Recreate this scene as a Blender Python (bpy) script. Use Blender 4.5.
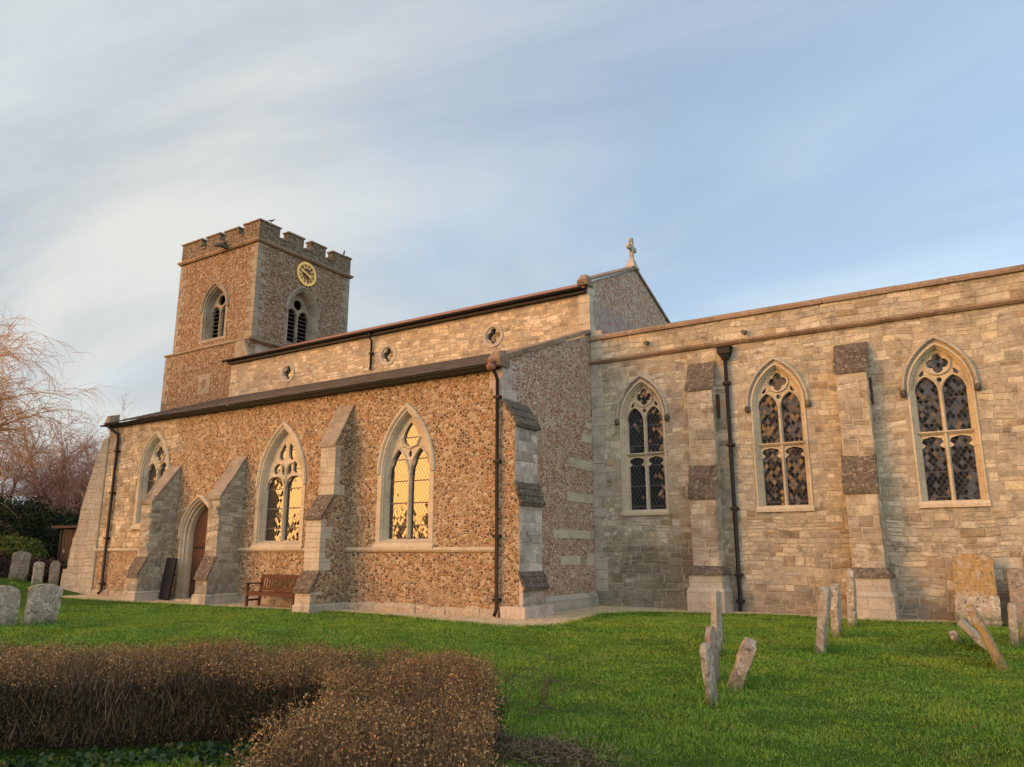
import bpy, bmesh, math, random
import numpy as np
from mathutils import Vector, Matrix, noise as mnoise
from mathutils.geometry import tessellate_polygon

for o in list(bpy.data.objects): bpy.data.objects.remove(o)
SC = bpy.context.scene
COL = SC.collection
R = math.radians

# ------------------------------------------------------------------ camera
F_PX = 755.0
PITCH = math.atan(167 / F_PX)
YAW = R(57.3)                      # from -X towards +Y
cam = bpy.data.cameras.new('camera'); camo = bpy.data.objects.new('camera', cam); COL.objects.link(camo)
cam.sensor_fit = 'HORIZONTAL'; cam.sensor_width = 36; cam.lens = F_PX * 36 / 1024
cam.clip_start = 0.05; cam.clip_end = 3000
camo.location = (0, 0, 1.65)
fwd = Vector((-math.cos(YAW) * math.cos(PITCH), math.sin(YAW) * math.cos(PITCH), math.sin(PITCH)))
camo.rotation_euler = fwd.to_track_quat('-Z', 'Y').to_euler()
SC.camera = camo

# ------------------------------------------------------------------ world, sun, exposure
SUN_AZ = R(226)                    # compass bearing, +Y is north
SUN_EL = R(9)
world = bpy.data.worlds.new('World'); SC.world = world; world.use_nodes = True
wn = world.node_tree; wn.nodes.clear()
def wnode(t, **k):
    n = wn.nodes.new(t)
    for a, b in k.items(): setattr(n, a, b)
    return n
w_out = wnode('ShaderNodeOutputWorld'); w_bg = wnode('ShaderNodeBackground')
w_sky = wnode('ShaderNodeTexSky', sky_type='NISHITA', sun_disc=False, sun_elevation=SUN_EL, sun_rotation=SUN_AZ)
w_sky.air_density = 1.0; w_sky.dust_density = 1.0; w_sky.ozone_density = 2.0
w_tc = wnode('ShaderNodeTexCoord'); w_sep = wnode('ShaderNodeSeparateXYZ')
wn.links.new(w_tc.outputs['Generated'], w_sep.inputs[0])
def wmath(op, a, b=None, c=None):
    n = wnode('ShaderNodeMath', operation=op)
    for i, v in enumerate((a, b, c)):
        if v is None: continue
        if isinstance(v, (int, float)): n.inputs[i].default_value = v
        else: wn.links.new(v, n.inputs[i])
    return n.outputs[0]
# thin streaked cloud on a flat layer overhead
zz = wmath('ADD', wmath('MAXIMUM', w_sep.outputs[2], 0.0), 0.16)
cxn = wmath('DIVIDE', w_sep.outputs[0], zz); cyn = wmath('DIVIDE', w_sep.outputs[1], zz)
w_comb = wnode('ShaderNodeCombineXYZ'); wn.links.new(cxn, w_comb.inputs[0]); wn.links.new(cyn, w_comb.inputs[1])
w_map = wnode('ShaderNodeMapping'); wn.links.new(w_comb.outputs[0], w_map.inputs[0])
w_map.inputs['Rotation'].default_value = (0, 0, R(-28)); w_map.inputs['Scale'].default_value = (0.34, 1.0, 1.0)
w_n1 = wnode('ShaderNodeTexNoise'); wn.links.new(w_map.outputs[0], w_n1.inputs['Vector'])
w_n1.inputs['Scale'].default_value = 1.5; w_n1.inputs['Detail'].default_value = 8; w_n1.inputs['Roughness'].default_value = 0.55; w_n1.inputs['Distortion'].default_value = 0.5
w_n2 = wnode('ShaderNodeTexNoise'); wn.links.new(w_comb.outputs[0], w_n2.inputs['Vector'])
w_n2.inputs['Scale'].default_value = 0.55; w_n2.inputs['Detail'].default_value = 3
west = wmath('MULTIPLY_ADD', w_sep.outputs[0], -0.62, -0.34)            # the cloud bank lies to the west
cov = wmath('ADD', wmath('ADD', wmath('MULTIPLY', w_n1.outputs[0], 1.6), wmath('MULTIPLY', w_n2.outputs[0], 0.75)), west)
cov = wmath('ADD', cov, wmath('MULTIPLY', w_sep.outputs[2], -0.35)); cov = wmath('ADD', cov, wmath('MULTIPLY', wmath('MAXIMUM', wmath('MULTIPLY', w_sep.outputs[1], -1.0), 0.0), 1.2))
w_mr = wnode('ShaderNodeMapRange', interpolation_type='SMOOTHSTEP'); wn.links.new(cov, w_mr.inputs[0])
w_mr.inputs[1].default_value = 0.60; w_mr.inputs[2].default_value = 1.45; w_mr.inputs[3].default_value = 0.52; w_mr.inputs[4].default_value = 1.0
w_mix = wnode('ShaderNodeMix', data_type='RGBA'); wn.links.new(w_mr.outputs[0], w_mix.inputs[0])
CLOUD_BLUE_FILL = 0.0
wn.links.new(w_sky.outputs[0], w_mix.inputs[6]); glow = wmath('MAXIMUM', wmath('ADD', wmath('MULTIPLY', w_sep.outputs[0], -math.sin(math.radians(40))), wmath('MULTIPLY', w_sep.outputs[1], -math.cos(math.radians(40)))), 0.0)
glow = wmath('POWER', glow, 9.0)
cov2 = wmath('ADD', cov, wmath('MULTIPLY', glow, 3.0)); wn.links.new(cov2, w_mr.inputs[0])
w_cc = wnode('ShaderNodeMix', data_type='RGBA'); wn.links.new(glow, w_cc.inputs[0]); w_cl = wnode('ShaderNodeMix', data_type='RGBA'); w_cl.inputs[6].default_value = (1.10, 1.25, 1.42, 1); w_cl.inputs[7].default_value = (1.86, 1.88, 1.80, 1)
w_n3 = wnode('ShaderNodeTexNoise'); wn.links.new(w_map.outputs[0], w_n3.inputs['Vector']); w_n3.inputs['Scale'].default_value = 1.1; w_n3.inputs['Detail'].default_value = 7; w_n3.inputs['Roughness'].default_value = 0.5; w_n3.inputs['Distortion'].default_value = 0.8
w_m3 = wnode('ShaderNodeMapRange', interpolation_type='SMOOTHSTEP'); wn.links.new(w_n3.outputs[0], w_m3.inputs[0]); w_m3.inputs[1].default_value = 0.38; w_m3.inputs[2].default_value = 0.60
wn.links.new(w_m3.outputs[0], w_cl.inputs[0]); wn.links.new(w_cl.outputs[2], w_cc.inputs[6]); w_cc.inputs[7].default_value = (14.0, 5.4, 0.8, 1)
behind = wmath('MAXIMUM', wmath('ADD', wmath('MULTIPLY', w_sep.outputs[0], 0.54), wmath('MULTIPLY', w_sep.outputs[1], -0.84)), 0.0)  # clouds behind the camera brightened: fill light added for walls and lawn
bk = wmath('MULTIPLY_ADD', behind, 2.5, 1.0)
w_fill = wnode('ShaderNodeMix', data_type='RGBA', blend_type='MULTIPLY'); w_fill.inputs[0].default_value = 1; wn.links.new(w_cc.outputs[2], w_fill.inputs[6])
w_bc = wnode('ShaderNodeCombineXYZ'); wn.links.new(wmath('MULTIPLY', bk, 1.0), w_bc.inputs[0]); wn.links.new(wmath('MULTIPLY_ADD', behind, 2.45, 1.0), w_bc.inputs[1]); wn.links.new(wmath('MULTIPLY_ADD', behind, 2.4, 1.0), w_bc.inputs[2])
wn.links.new(w_bc.outputs[0], w_fill.inputs[7])
wn.links.new(w_fill.outputs[2], w_mix.inputs[7])
w_tint = wnode('ShaderNodeMix', data_type='RGBA', blend_type='ADD'); w_tint.inputs[0].default_value = 1
wn.links.new(w_mix.outputs[2], w_tint.inputs[6]); w_tint.inputs[7].default_value = (0.0, 0.0, 0.0, 1)
wn.links.new(w_tint.outputs[2], w_bg.inputs[0]); w_bg.inputs[1].default_value = 0.15
wn.links.new(w_bg.outputs[0], w_out.inputs[0])

sun = bpy.data.lights.new('sun', 'SUN'); suno = bpy.data.objects.new('sun', sun); COL.objects.link(suno)
sun.energy = 0.54; sun.angle = R(25); sun.color = (1.0, 0.56, 0.20)
sdir = Vector((math.sin(SUN_AZ) * math.cos(SUN_EL), math.cos(SUN_AZ) * math.cos(SUN_EL), math.sin(SUN_EL)))
suno.rotation_euler = sdir.to_track_quat('Z', 'Y').to_euler(); suno.location = (-60, -60, 60)
SC.view_settings.view_transform = 'Standard'; SC.view_settings.look = 'None'
SC.view_settings.exposure = 1.5; SC.view_settings.gamma = 1.0; SC.view_settings.use_curve_mapping = False
SC.cycles.max_bounces = 5; SC.cycles.caustics_reflective = False; SC.cycles.caustics_refractive = False

# ------------------------------------------------------------------ node helpers
class NT:
    def __init__(s, name):
        s.m = bpy.data.materials.new(name); s.m.use_nodes = True
        s.t = s.m.node_tree; s.t.nodes.clear()
        s.out = s.t.nodes.new('ShaderNodeOutputMaterial'); s.b = s.t.nodes.new('ShaderNodeBsdfPrincipled')
        s.t.links.new(s.b.outputs[0], s.out.inputs[0])
        s.g = s.t.nodes.new('ShaderNodeNewGeometry'); s.pos = s.g.outputs['Position']
        s.rand = s.g.outputs['Random Per Island']
    def L(s, a, b): s.t.links.new(a, b)
    def put(s, sock, v):
        if v is None: return
        if hasattr(v, 'is_linked') or isinstance(v, bpy.types.NodeSocket): s.L(v, sock)
        elif isinstance(v, (tuple, list)) and len(v) == 3 and sock.type == 'RGBA': sock.default_value = (*v, 1)
        else: sock.default_value = v
    def math(s, op, a, b=None, c=None, clamp=False):
        n = s.t.nodes.new('ShaderNodeMath'); n.operation = op; n.use_clamp = clamp
        for i, v in enumerate((a, b, c)): s.put(n.inputs[i], v)
        return n.outputs[0]
    def vmath(s, op, a, b=None, scale=None):
        n = s.t.nodes.new('ShaderNodeVectorMath'); n.operation = op
        s.put(n.inputs[0], a); s.put(n.inputs[1], b)
        if scale is not None: s.put(n.inputs['Scale'], scale)
        return n.outputs[0]
    def noise(s, scale, detail=4, rough=0.55, vec=None, out=0, dist=0.0):
        n = s.t.nodes.new('ShaderNodeTexNoise'); s.L(vec or s.pos, n.inputs['Vector'])
        n.inputs['Scale'].default_value = scale; n.inputs['Detail'].default_value = detail
        n.inputs['Roughness'].default_value = rough; n.inputs['Distortion'].default_value = dist
        return n.outputs[out]
    def voro(s, scale, feature='F1', vec=None, rnd=1.0):
        n = s.t.nodes.new('ShaderNodeTexVoronoi'); n.feature = feature; s.L(vec or s.pos, n.inputs['Vector'])
        n.inputs['Scale'].default_value = scale; n.inputs['Randomness'].default_value = rnd
        return n
    def ramp(s, fac, stops, interp='LINEAR'):
        n = s.t.nodes.new('ShaderNodeValToRGB'); n.color_ramp.interpolation = interp
        e = n.color_ramp.elements
        while len(e) < len(stops): e.new(0.5)
        for el, (p, c) in zip(e, stops): el.position = p; el.color = (*c, 1)
        s.put(n.inputs[0], fac); return n.outputs[0]
    def mix(s, fac, a, b, mode='MIX'):
        n = s.t.nodes.new('ShaderNodeMix'); n.data_type = 'RGBA'; n.blend_type = mode
        s.put(n.inputs[0], fac); s.put(n.inputs[6], a); s.put(n.inputs[7], b); return n.outputs[2]
    def rng(s, v, a, b, c=0.0, d=1.0, smooth=True):
        n = s.t.nodes.new('ShaderNodeMapRange'); n.interpolation_type = 'SMOOTHSTEP' if smooth else 'LINEAR'
        s.put(n.inputs[0], v)
        for i, x in zip((1, 2, 3, 4), (a, b, c, d)): n.inputs[i].default_value = x
        return n.outputs[0]
    def sep(s, v=None):
        n = s.t.nodes.new('ShaderNodeSeparateXYZ'); s.L(v or s.pos, n.inputs[0]); return n.outputs
    def comb(s, x, y, z):
        n = s.t.nodes.new('ShaderNodeCombineXYZ'); s.put(n.inputs[0], x); s.put(n.inputs[1], y); s.put(n.inputs[2], z); return n.outputs[0]
    def bump(s, h, strength=1.0, dist=0.02, normal=None):
        n = s.t.nodes.new('ShaderNodeBump'); n.inputs['Strength'].default_value = strength; n.inputs['Distance'].default_value = dist
        s.put(n.inputs['Height'], h)
        if normal is not None: s.L(normal, n.inputs['Normal'])
        return n.outputs[0]
    def fin(s, col, rough=0.9, normal=None, spec=0.3, metal=0.0):
        s.put(s.b.inputs['Base Color'], col); s.put(s.b.inputs['Roughness'], rough)
        s.b.inputs['Specular IOR Level'].default_value = spec; s.b.inputs['Metallic'].default_value = metal
        if normal is not None: s.L(normal, s.b.inputs['Normal'])
        return s.m

def mat_cobble(name, cols, mortar, size=0.105, smear=0.5, mw=(0.05, 0.13)):
    n = NT(name)
    warp = n.vmath('SCALE', n.noise(7, 2, out=1), scale=0.05)
    v = n.vmath('ADD', n.pos, warp)
    v = n.vmath('MULTIPLY', v, (1 / size, 1 / size, 1.2 / size))
    c = n.voro(1.0, vec=v); e = n.voro(1.0, 'DISTANCE_TO_EDGE', vec=v)
    s3 = n.sep(c.outputs['Color'])
    edge = n.rng(e.outputs['Distance'], mw[0], mw[1])
    k = len(cols); base = n.ramp(s3[0], [(i / k, q) for i, q in enumerate(cols)], 'CONSTANT')
    base = n.mix(0.55, base, n.mix(1.0, base, n.ramp(s3[1], [(0, (0.5, 0.5, 0.5)), (1, (1.4, 1.4, 1.4))]), 'MULTIPLY'))
    base = n.mix(0.35, base, n.mix(1.0, base, n.ramp(n.noise(30, 3), [(0.3, (0.5, 0.5, 0.5)), (0.7, (1.4, 1.4, 1.4))]), 'MULTIPLY'))
    mort = n.mix(n.noise(12, 5, 0.7), tuple(m * 0.7 for m in mortar), tuple(min(1, m * 1.25) for m in mortar))
    big = n.rng(n.noise(0.7, 6, 0.62), 0.50, 0.70)
    patch = n.math('MULTIPLY', big, smear)
    # missing stones smeared over with mortar
    smeared = n.math('MULTIPLY', n.rng(s3[2], 0.80, 0.86), n.rng(n.noise(1.1, 4), 0.45, 0.62))
    mask = n.math('MULTIPLY', edge, n.math('SUBTRACT', 1.0, smeared))
    col = n.mix(mask, mort, base)
    col = n.mix(n.math('MULTIPLY', patch, 0.55), col, mort)
    streak = n.noise(1.0, 5, 0.6, vec=n.vmath('MULTIPLY', n.pos, (1.1, 1.1, 0.35)))
    col = n.mix(n.rng(streak, 0.52, 0.78, 0, 0.35), col, (0.13, 0.105, 0.08))
    z = n.sep()[2]
    damp = n.math('MULTIPLY', n.rng(z, 0.0, 1.1, 1.0, 0.0), n.rng(n.noise(1.6, 5), 0.35, 0.65))
    col = n.mix(n.math('MULTIPLY', damp, 0.5), col, (0.13, 0.12, 0.10))
    h = n.math('ADD', n.math('MULTIPLY', n.rng(e.outputs['Distance'], 0.02, 0.30), n.math('ADD', n.math('MULTIPLY', mask, 0.75), 0.25)), n.math('MULTIPLY', n.noise(60, 4), 0.25))
    return n.fin(col, 0.92, n.bump(h, 0.9, 0.03), 0.2)

def mat_ashlar(name, ca, cb, bw=0.52, bh=0.27, joint=0.012, stain=(0.12, 0.105, 0.085), stain_amt=0.5, lichen=0.3, lich_col=(0.52, 0.50, 0.44), joints=True):
    n = NT(name)
    x, y, z = n.sep()
    uv = n.comb(n.math('ADD', n.math('ADD', x, y), n.math('MULTIPLY', n.noise(3, 2), 0.03)), n.math('ADD', z, n.math('MULTIPLY', n.noise(2.3, 2), 0.03)), 0.0)
    bt = n.t.nodes.new('ShaderNodeTexBrick'); n.L(uv, bt.inputs['Vector'])
    bt.offset = 0.45; bt.squash = 0.8; bt.squash_frequency = 3
    bt.inputs['Scale'].default_value = 1.0; bt.inputs['Brick Width'].default_value = bw; bt.inputs['Row Height'].default_value = bh
    bt.inputs['Mortar Size'].default_value = joint; bt.inputs['Mortar Smooth'].default_value = 0.4
    n.put(bt.inputs['Color1'], (0, 0, 0)); n.put(bt.inputs['Color2'], (1, 1, 1)); n.put(bt.inputs['Mortar'], (0.5, 0.5, 0.5))
    tone = n.sep(bt.outputs['Color'])[0]; mort = bt.outputs['Fac']
    if not joints: tone = n.rng(n.noise(9, 5, 0.7), 0.42, 0.58); mort = None
    col = n.mix(n.math('ADD', n.math('MULTIPLY', tone, 0.6), n.math('MULTIPLY', n.noise(5, 6, 0.65), 0.5)), ca, cb)
    col = n.mix(n.rng(n.noise(1.3, 6, 0.65), 0.48, 0.72, 0, stain_amt), col, stain)
    col = n.mix(n.rng(n.noise(11, 5, 0.7), 0.56, 0.66, 0, lichen), col, lich_col)
    col = n.mix(0.6, col, n.mix(1.0, col, n.ramp(n.noise(32, 6, 0.75), [(0.30, (0.5, 0.48, 0.46)), (0.68, (1.42, 1.40, 1.38))]), 'MULTIPLY'))
    if mort is not None: col = n.mix(n.math('MULTIPLY', mort, 0.42), col, (0.24, 0.21, 0.165))
    h = n.math('MULTIPLY', n.noise(25, 6, 0.65), 0.4)
    if mort is not None: h = n.math('SUBTRACT', h, n.math('MULTIPLY', mort, 0.5))
    return n.fin(col, 0.92, n.bump(h, 0.7, 0.015), 0.2)

def mat_stones(name, cols, damp=False, damp_at=None):
    """separate coursed stones: every stone (mesh island) takes its own tone"""
    n = NT(name); k = len(cols)
    r = n.rand
    col = n.ramp(r, [(i / k, q) for i, q in enumerate(cols)], 'CONSTANT')
    r2 = n.math('FRACT', n.math('MULTIPLY', r, 37.7))
    col = n.mix(1.0, col, n.ramp(r2, [(0, (0.74, 0.74, 0.74)), (1, (1.18, 1.18, 1.18))]), 'MULTIPLY')
    col = n.mix(0.6, col, n.mix(1.0, col, n.ramp(n.noise(9, 7, 0.7), [(0.28, (0.45, 0.44, 0.42)), (0.72, (1.5, 1.48, 1.42))]), 'MULTIPLY'))
    col = n.mix(0.55, col, n.mix(1.0, col, n.ramp(n.noise(38, 5, 0.75), [(0.30, (0.5, 0.48, 0.46)), (0.68, (1.45, 1.43, 1.40))]), 'MULTIPLY'))
    col = n.mix(n.rng(n.noise(0.8, 7, 0.65), 0.48, 0.66, 0, 0.60), col, (0.19, 0.165, 0.13))
    col = n.mix(n.rng(n.noise(2.6, 7, 0.7), 0.52, 0.66, 0, 0.68), col, (0.12, 0.10, 0.078))
    col = n.mix(n.rng(n.noise(14, 5, 0.75), 0.57, 0.66, 0, 0.5), col, (0.53, 0.49, 0.43))
    col = n.mix(n.rng(n.noise(4.5, 6, 0.75), 0.58, 0.68, 0, 0.5), col, (0.30, 0.20, 0.12))
    if damp:
        zz_ = n.math('ADD', n.sep()[2], n.math('MULTIPLY', n.math('SUBTRACT', n.noise(1.4, 6, 0.7), 0.5), 1.6))
        col = n.mix(n.rng(zz_, 0.15, 1.0, 0.62, 0.0), col, (0.13, 0.118, 0.10))
    if damp_at:
        (x0, z0, rx, rz) = damp_at
        x, y, z = n.sep()
        d = n.math('ADD', n.math('POWER', n.math('DIVIDE', n.math('SUBTRACT', x, x0), rx), 2.0), n.math('POWER', n.math('DIVIDE', n.math('SUBTRACT', z, z0), rz), 2.0))
        d = n.math('ADD', d, n.math('MULTIPLY', n.math('SUBTRACT', n.noise(1.9, 7, 0.72), 0.5), 4.2))
        col = n.mix(n.rng(d, 0.0, 1.8, 0.66, 0.0), col, (0.085, 0.075, 0.052))
    h = n.noise(22, 7, 0.7)
    return n.fin(col, 0.93, n.bump(h, 0.8, 0.02), 0.2)

def mat_plain(name, col, rough=0.7, var=0.3, scale=8, spec=0.3, metal=0.0, bump=0.0, col2=None, thr=(0.45, 0.65)):
    n = NT(name)
    dark = tuple(c * (1 - var) for c in col); lite = tuple(min(1, c * (1 + var)) for c in col)
    c = n.mix(n.noise(scale, 5, 0.65), dark, lite)
    if col2: c = n.mix(n.rng(n.noise(scale * 0.6, 6, 0.65), *thr), c, col2)
    nor = n.bump(n.noise(scale * 5, 5), 0.6, bump) if bump else None
    return n.fin(c, rough, nor, spec, metal)

M = {}
M['cobble'] = mat_cobble('carstone_cobble', [(0.32, 0.165, 0.072), (0.38, 0.23, 0.115), (0.22, 0.11, 0.05), (0.41, 0.28, 0.155), (0.13, 0.075, 0.045), (0.35, 0.18, 0.078), (0.49, 0.39, 0.27), (0.28, 0.135, 0.06)], (0.43, 0.34, 0.225), 0.092, smear=0.5, mw=(0.035, 0.11))
M['cobble_east'] = mat_cobble('flint_cobble', [(0.40, 0.185, 0.10), (0.31, 0.135, 0.075), (0.48, 0.29, 0.19), (0.19, 0.095, 0.06), (0.44, 0.21, 0.115), (0.56, 0.44, 0.34), (0.34, 0.15, 0.08), (0.42, 0.33, 0.26)], (0.50, 0.385, 0.29), 0.09, smear=0.55, mw=(0.045, 0.12))
M['cobble_tower'] = mat_cobble('tower_cobble', [(0.28, 0.15, 0.07), (0.21, 0.11, 0.055), (0.34, 0.22, 0.13), (0.15, 0.085, 0.05), (0.42, 0.33, 0.25), (0.25, 0.13, 0.06)], (0.27, 0.205, 0.14), 0.10, mw=(0.04, 0.11))
M['ashlar'] = mat_ashlar('limestone_ashlar', (0.40, 0.35, 0.26), (0.52, 0.47, 0.37))
M['ashlar_rubble'] = mat_ashlar('buttress_rubble', (0.31, 0.275, 0.215), (0.43, 0.385, 0.30), bw=0.34, bh=0.145, joint=0.012, stain_amt=0.6, lichen=0.35)
M['plinth_stone'] = mat_ashlar('plinth_stone', (0.27, 0.225, 0.165), (0.40, 0.345, 0.265), joints=False, stain=(0.13, 0.11, 0.08), stain_amt=0.8, lichen=0.5)
M['cap_stone'] = mat_ashlar('lichened_coping_stone', (0.21, 0.17, 0.13), (0.33, 0.28, 0.22), bw=0.4, bh=0.2, joint=0.012, stain=(0.085, 0.065, 0.05), stain_amt=0.85, lichen=0.5, lich_col=(0.42, 0.35, 0.27))
M['ashlar_warm'] = mat_ashlar('warm_buttress_stone', (0.38, 0.325, 0.245), (0.48, 0.425, 0.335), bw=0.42, bh=0.19, joint=0.008, stain_amt=0.75, stain=(0.19, 0.15, 0.105), lichen=0.5)
M['ashlar_grey'] = mat_ashlar('grey_ashlar', (0.33, 0.295, 0.235), (0.45, 0.41, 0.34), stain_amt=0.6)
M['ashlar_pale'] = mat_ashlar('pale_ashlar', (0.40, 0.345, 0.30), (0.52, 0.46, 0.40), bh=0.33, stain_amt=0.7, stain=(0.27, 0.165, 0.125), lichen=0.5, lich_col=(0.60, 0.56, 0.51))
M['dressed'] = mat_ashlar('dressed_limestone', (0.44, 0.375, 0.26), (0.53, 0.46, 0.34), bw=0.7, bh=0.38, joint=0.008, stain_amt=0.35, lichen=0.15)
M['tower_stone'] = mat_ashlar('tower_dressings', (0.23, 0.19, 0.135), (0.33, 0.28, 0.21), bw=0.42, bh=0.22, stain_amt=0.8, stain=(0.105, 0.092, 0.065), lichen=0.2)
M['coping'] = mat_ashlar('reddish_coping', (0.19, 0.13, 0.088), (0.30, 0.215, 0.15), bw=0.8, bh=0.5, stain_amt=0.75, stain=(0.10, 0.075, 0.055), lichen=0.7, lich_col=(0.46, 0.38, 0.28))
M['cap'] = mat_ashlar('lichened_cap', (0.062, 0.052, 0.042), (0.165, 0.135, 0.105), joints=False, stain=(0.04, 0.032, 0.027), stain_amt=0.8, lichen=0.7, lich_col=(0.42, 0.36, 0.285))
M['mortar'] = mat_plain('wall_mortar', (0.34, 0.295, 0.225), 0.95, 0.35, 10, bump=0.02, spec=0.15)
M['chancel_stones'] = mat_stones('chancel_rubble', [(0.45, 0.40, 0.305), (0.41, 0.36, 0.265), (0.49, 0.445, 0.35), (0.43, 0.37, 0.265), (0.39, 0.35, 0.27), (0.46, 0.395, 0.275), (0.43, 0.39, 0.315), (0.35, 0.275, 0.18), (0.47, 0.42, 0.325), (0.44, 0.395, 0.30)], damp=True, damp_at=(-8.6, 1.25, 2.0, 0.8))
M['buttress_stones'] = mat_stones('buttress_blocks', [(0.35, 0.31, 0.24), (0.41, 0.365, 0.285), (0.30, 0.265, 0.205), (0.38, 0.335, 0.255), (0.44, 0.395, 0.31), (0.33, 0.275, 0.20)], damp=True)
M['warm_stones'] = mat_stones('warm_blocks', [(0.42, 0.37, 0.29), (0.46, 0.41, 0.325), (0.38, 0.325, 0.235), (0.44, 0.385, 0.285), (0.48, 0.435, 0.355), (0.40, 0.33, 0.225)], damp=True)
M['pale_stones'] = mat_stones('pale_blocks', [(0.50, 0.455, 0.405), (0.54, 0.50, 0.45), (0.45, 0.39, 0.335), (0.52, 0.47, 0.41), (0.42, 0.34, 0.285)], damp=True)
M['clerestory_stones'] = mat_stones('clerestory_rubble', [(0.50, 0.41, 0.28), (0.54, 0.45, 0.32), (0.46, 0.37, 0.245), (0.52, 0.42, 0.28), (0.49, 0.41, 0.29), (0.57, 0.50, 0.38), (0.43, 0.33, 0.21)])
M['iron'] = mat_plain('black_iron', (0.012, 0.012, 0.014), 0.6, 0.4, 20)
M['iron_brown'] = mat_plain('brown_painted_iron', (0.012, 0.011, 0.012), 0.6, 0.4, 20)
M['rust'] = mat_plain('rusted_iron', (0.075, 0.032, 0.022), 0.85, 0.5, 25)
M['terracotta'] = mat_plain('lead_tinged_red', (0.30, 0.13, 0.075), 0.8, 0.4, 14)
M['lead'] = mat_plain('lead_sheet', (0.12, 0.125, 0.13), 0.6, 0.3, 5)
M['old_render'] = mat_plain('pale_render', (0.33, 0.265, 0.235), 0.95, 0.5, 7, bump=0.02, col2=(0.30, 0.16, 0.11))
M['louvre'] = mat_plain('louvre_boards', (0.085, 0.07, 0.06), 0.8, 0.4, 14)
M['dark_void'] = mat_plain('dark_interior', (0.012, 0.010, 0.009), 0.9, 0.2, 4)
M['gold'] = mat_plain('gilding', (0.95, 0.58, 0.17), 0.5, 0.10, 10, metal=0.1, spec=0.4)
M['dial'] = mat_plain('clock_dial', (0.15, 0.055, 0.028), 0.6, 0.2, 10)
M['slab_black'] = mat_plain('black_slate', (0.006, 0.008, 0.012), 0.75, 0.3, 6)

def mat_slate():
    n = NT('slate_roof'); x, y, z = n.sep()
    uv = n.comb(x, n.math('MULTIPLY', y, 1.07), 0.0)
    bt = n.t.nodes.new('ShaderNodeTexBrick'); n.L(uv, bt.inputs['Vector']); bt.offset = 0.5
    bt.inputs['Scale'].default_value = 1; bt.inputs['Brick Width'].default_value = 0.3; bt.inputs['Row Height'].default_value = 0.24
    bt.inputs['Mortar Size'].default_value = 0.008
    n.put(bt.inputs['Color1'], (0.020, 0.023, 0.029)); n.put(bt.inputs['Color2'], (0.060, 0.064, 0.074)); n.put(bt.inputs['Mortar'], (0.015, 0.015, 0.017))
    c = n.mix(n.rng(n.noise(3, 6, 0.7), 0.52, 0.7, 0, 0.25), bt.outputs['Color'], (0.085, 0.08, 0.072))
    return n.fin(c, 0.62, n.bump(n.math('SUBTRACT', n.noise(30, 4), bt.outputs['Fac']), 0.6, 0.012), 0.35)
M['slate'] = mat_slate()

def mat_glass(name, dw, dh, tilt, ior, rough, tone):
    """leaded diamond quarries, each set at its own slight angle"""
    n = NT(name); x, y, z = n.sep(); u = n.math('ADD', x, n.math('MULTIPLY', y, 1.0))
    a = n.math('ADD', n.math('DIVIDE', u, dw), n.math('DIVIDE', z, dh)); b = n.math('SUBTRACT', n.math('DIVIDE', u, dw), n.math('DIVIDE', z, dh))
    fa, fb = n.math('FRACT', a), n.math('FRACT', b)
    ea = n.math('MINIMUM', fa, n.math('SUBTRACT', 1.0, fa)); eb = n.math('MINIMUM', fb, n.math('SUBTRACT', 1.0, fb))
    e = n.math('MINIMUM', ea, eb); leadm = n.rng(e, 0.035, 0.065, 1.0, 0.0)
    # saddle bars
    fz = n.math('FRACT', n.math('DIVIDE', n.math('ADD', z, 0.14), 0.62)); ez = n.math('MINIMUM', fz, n.math('SUBTRACT', 1.0, fz))
    leadm = n.math('MAXIMUM', leadm, n.rng(ez, 0.02, 0.035, 1.0, 0.0))
    wn_ = n.t.nodes.new('ShaderNodeTexWhiteNoise'); wn_.noise_dimensions = '3D'
    n.L(n.comb(n.math('FLOOR', a), n.math('FLOOR', b), 0.0), wn_.inputs['Vector'])
    rv = n.vmath('SUBTRACT', wn_.outputs['Color'], (0.5, 0.5, 0.5))
    cube = n.vmath('MULTIPLY', n.vmath('MULTIPLY', rv, n.vmath('ABSOLUTE', rv)), (4 * tilt, 0.0, 4 * tilt))
    wob = n.vmath('SCALE', n.vmath('SUBTRACT', n.noise(5, 3, out=1), (0.5, 0.5, 0.5)), scale=tilt * 0.6 + 0.006)
    nor = n.vmath('NORMALIZE', n.vmath('ADD', n.vmath('ADD', n.g.outputs['Normal'], cube), wob))
    col = n.mix(leadm, tone, (0.055, 0.055, 0.058))
    n.b.inputs['IOR'].default_value = ior
    rr = n.mix(leadm, (rough,) * 3, (0.7,) * 3)
    n.fin(col, n.sep(rr)[0], nor, 0.5)
    return n.m
M['glass_gold'] = mat_glass('leaded_glass', 0.115, 0.165, 0.016, 1.66, 0.035, (0.02, 0.015, 0.012))
M['glass_dark'] = mat_glass('dark_leaded_glass', 0.125, 0.18, 0.13, 1.45, 0.07, (0.010, 0.014, 0.020))

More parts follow.
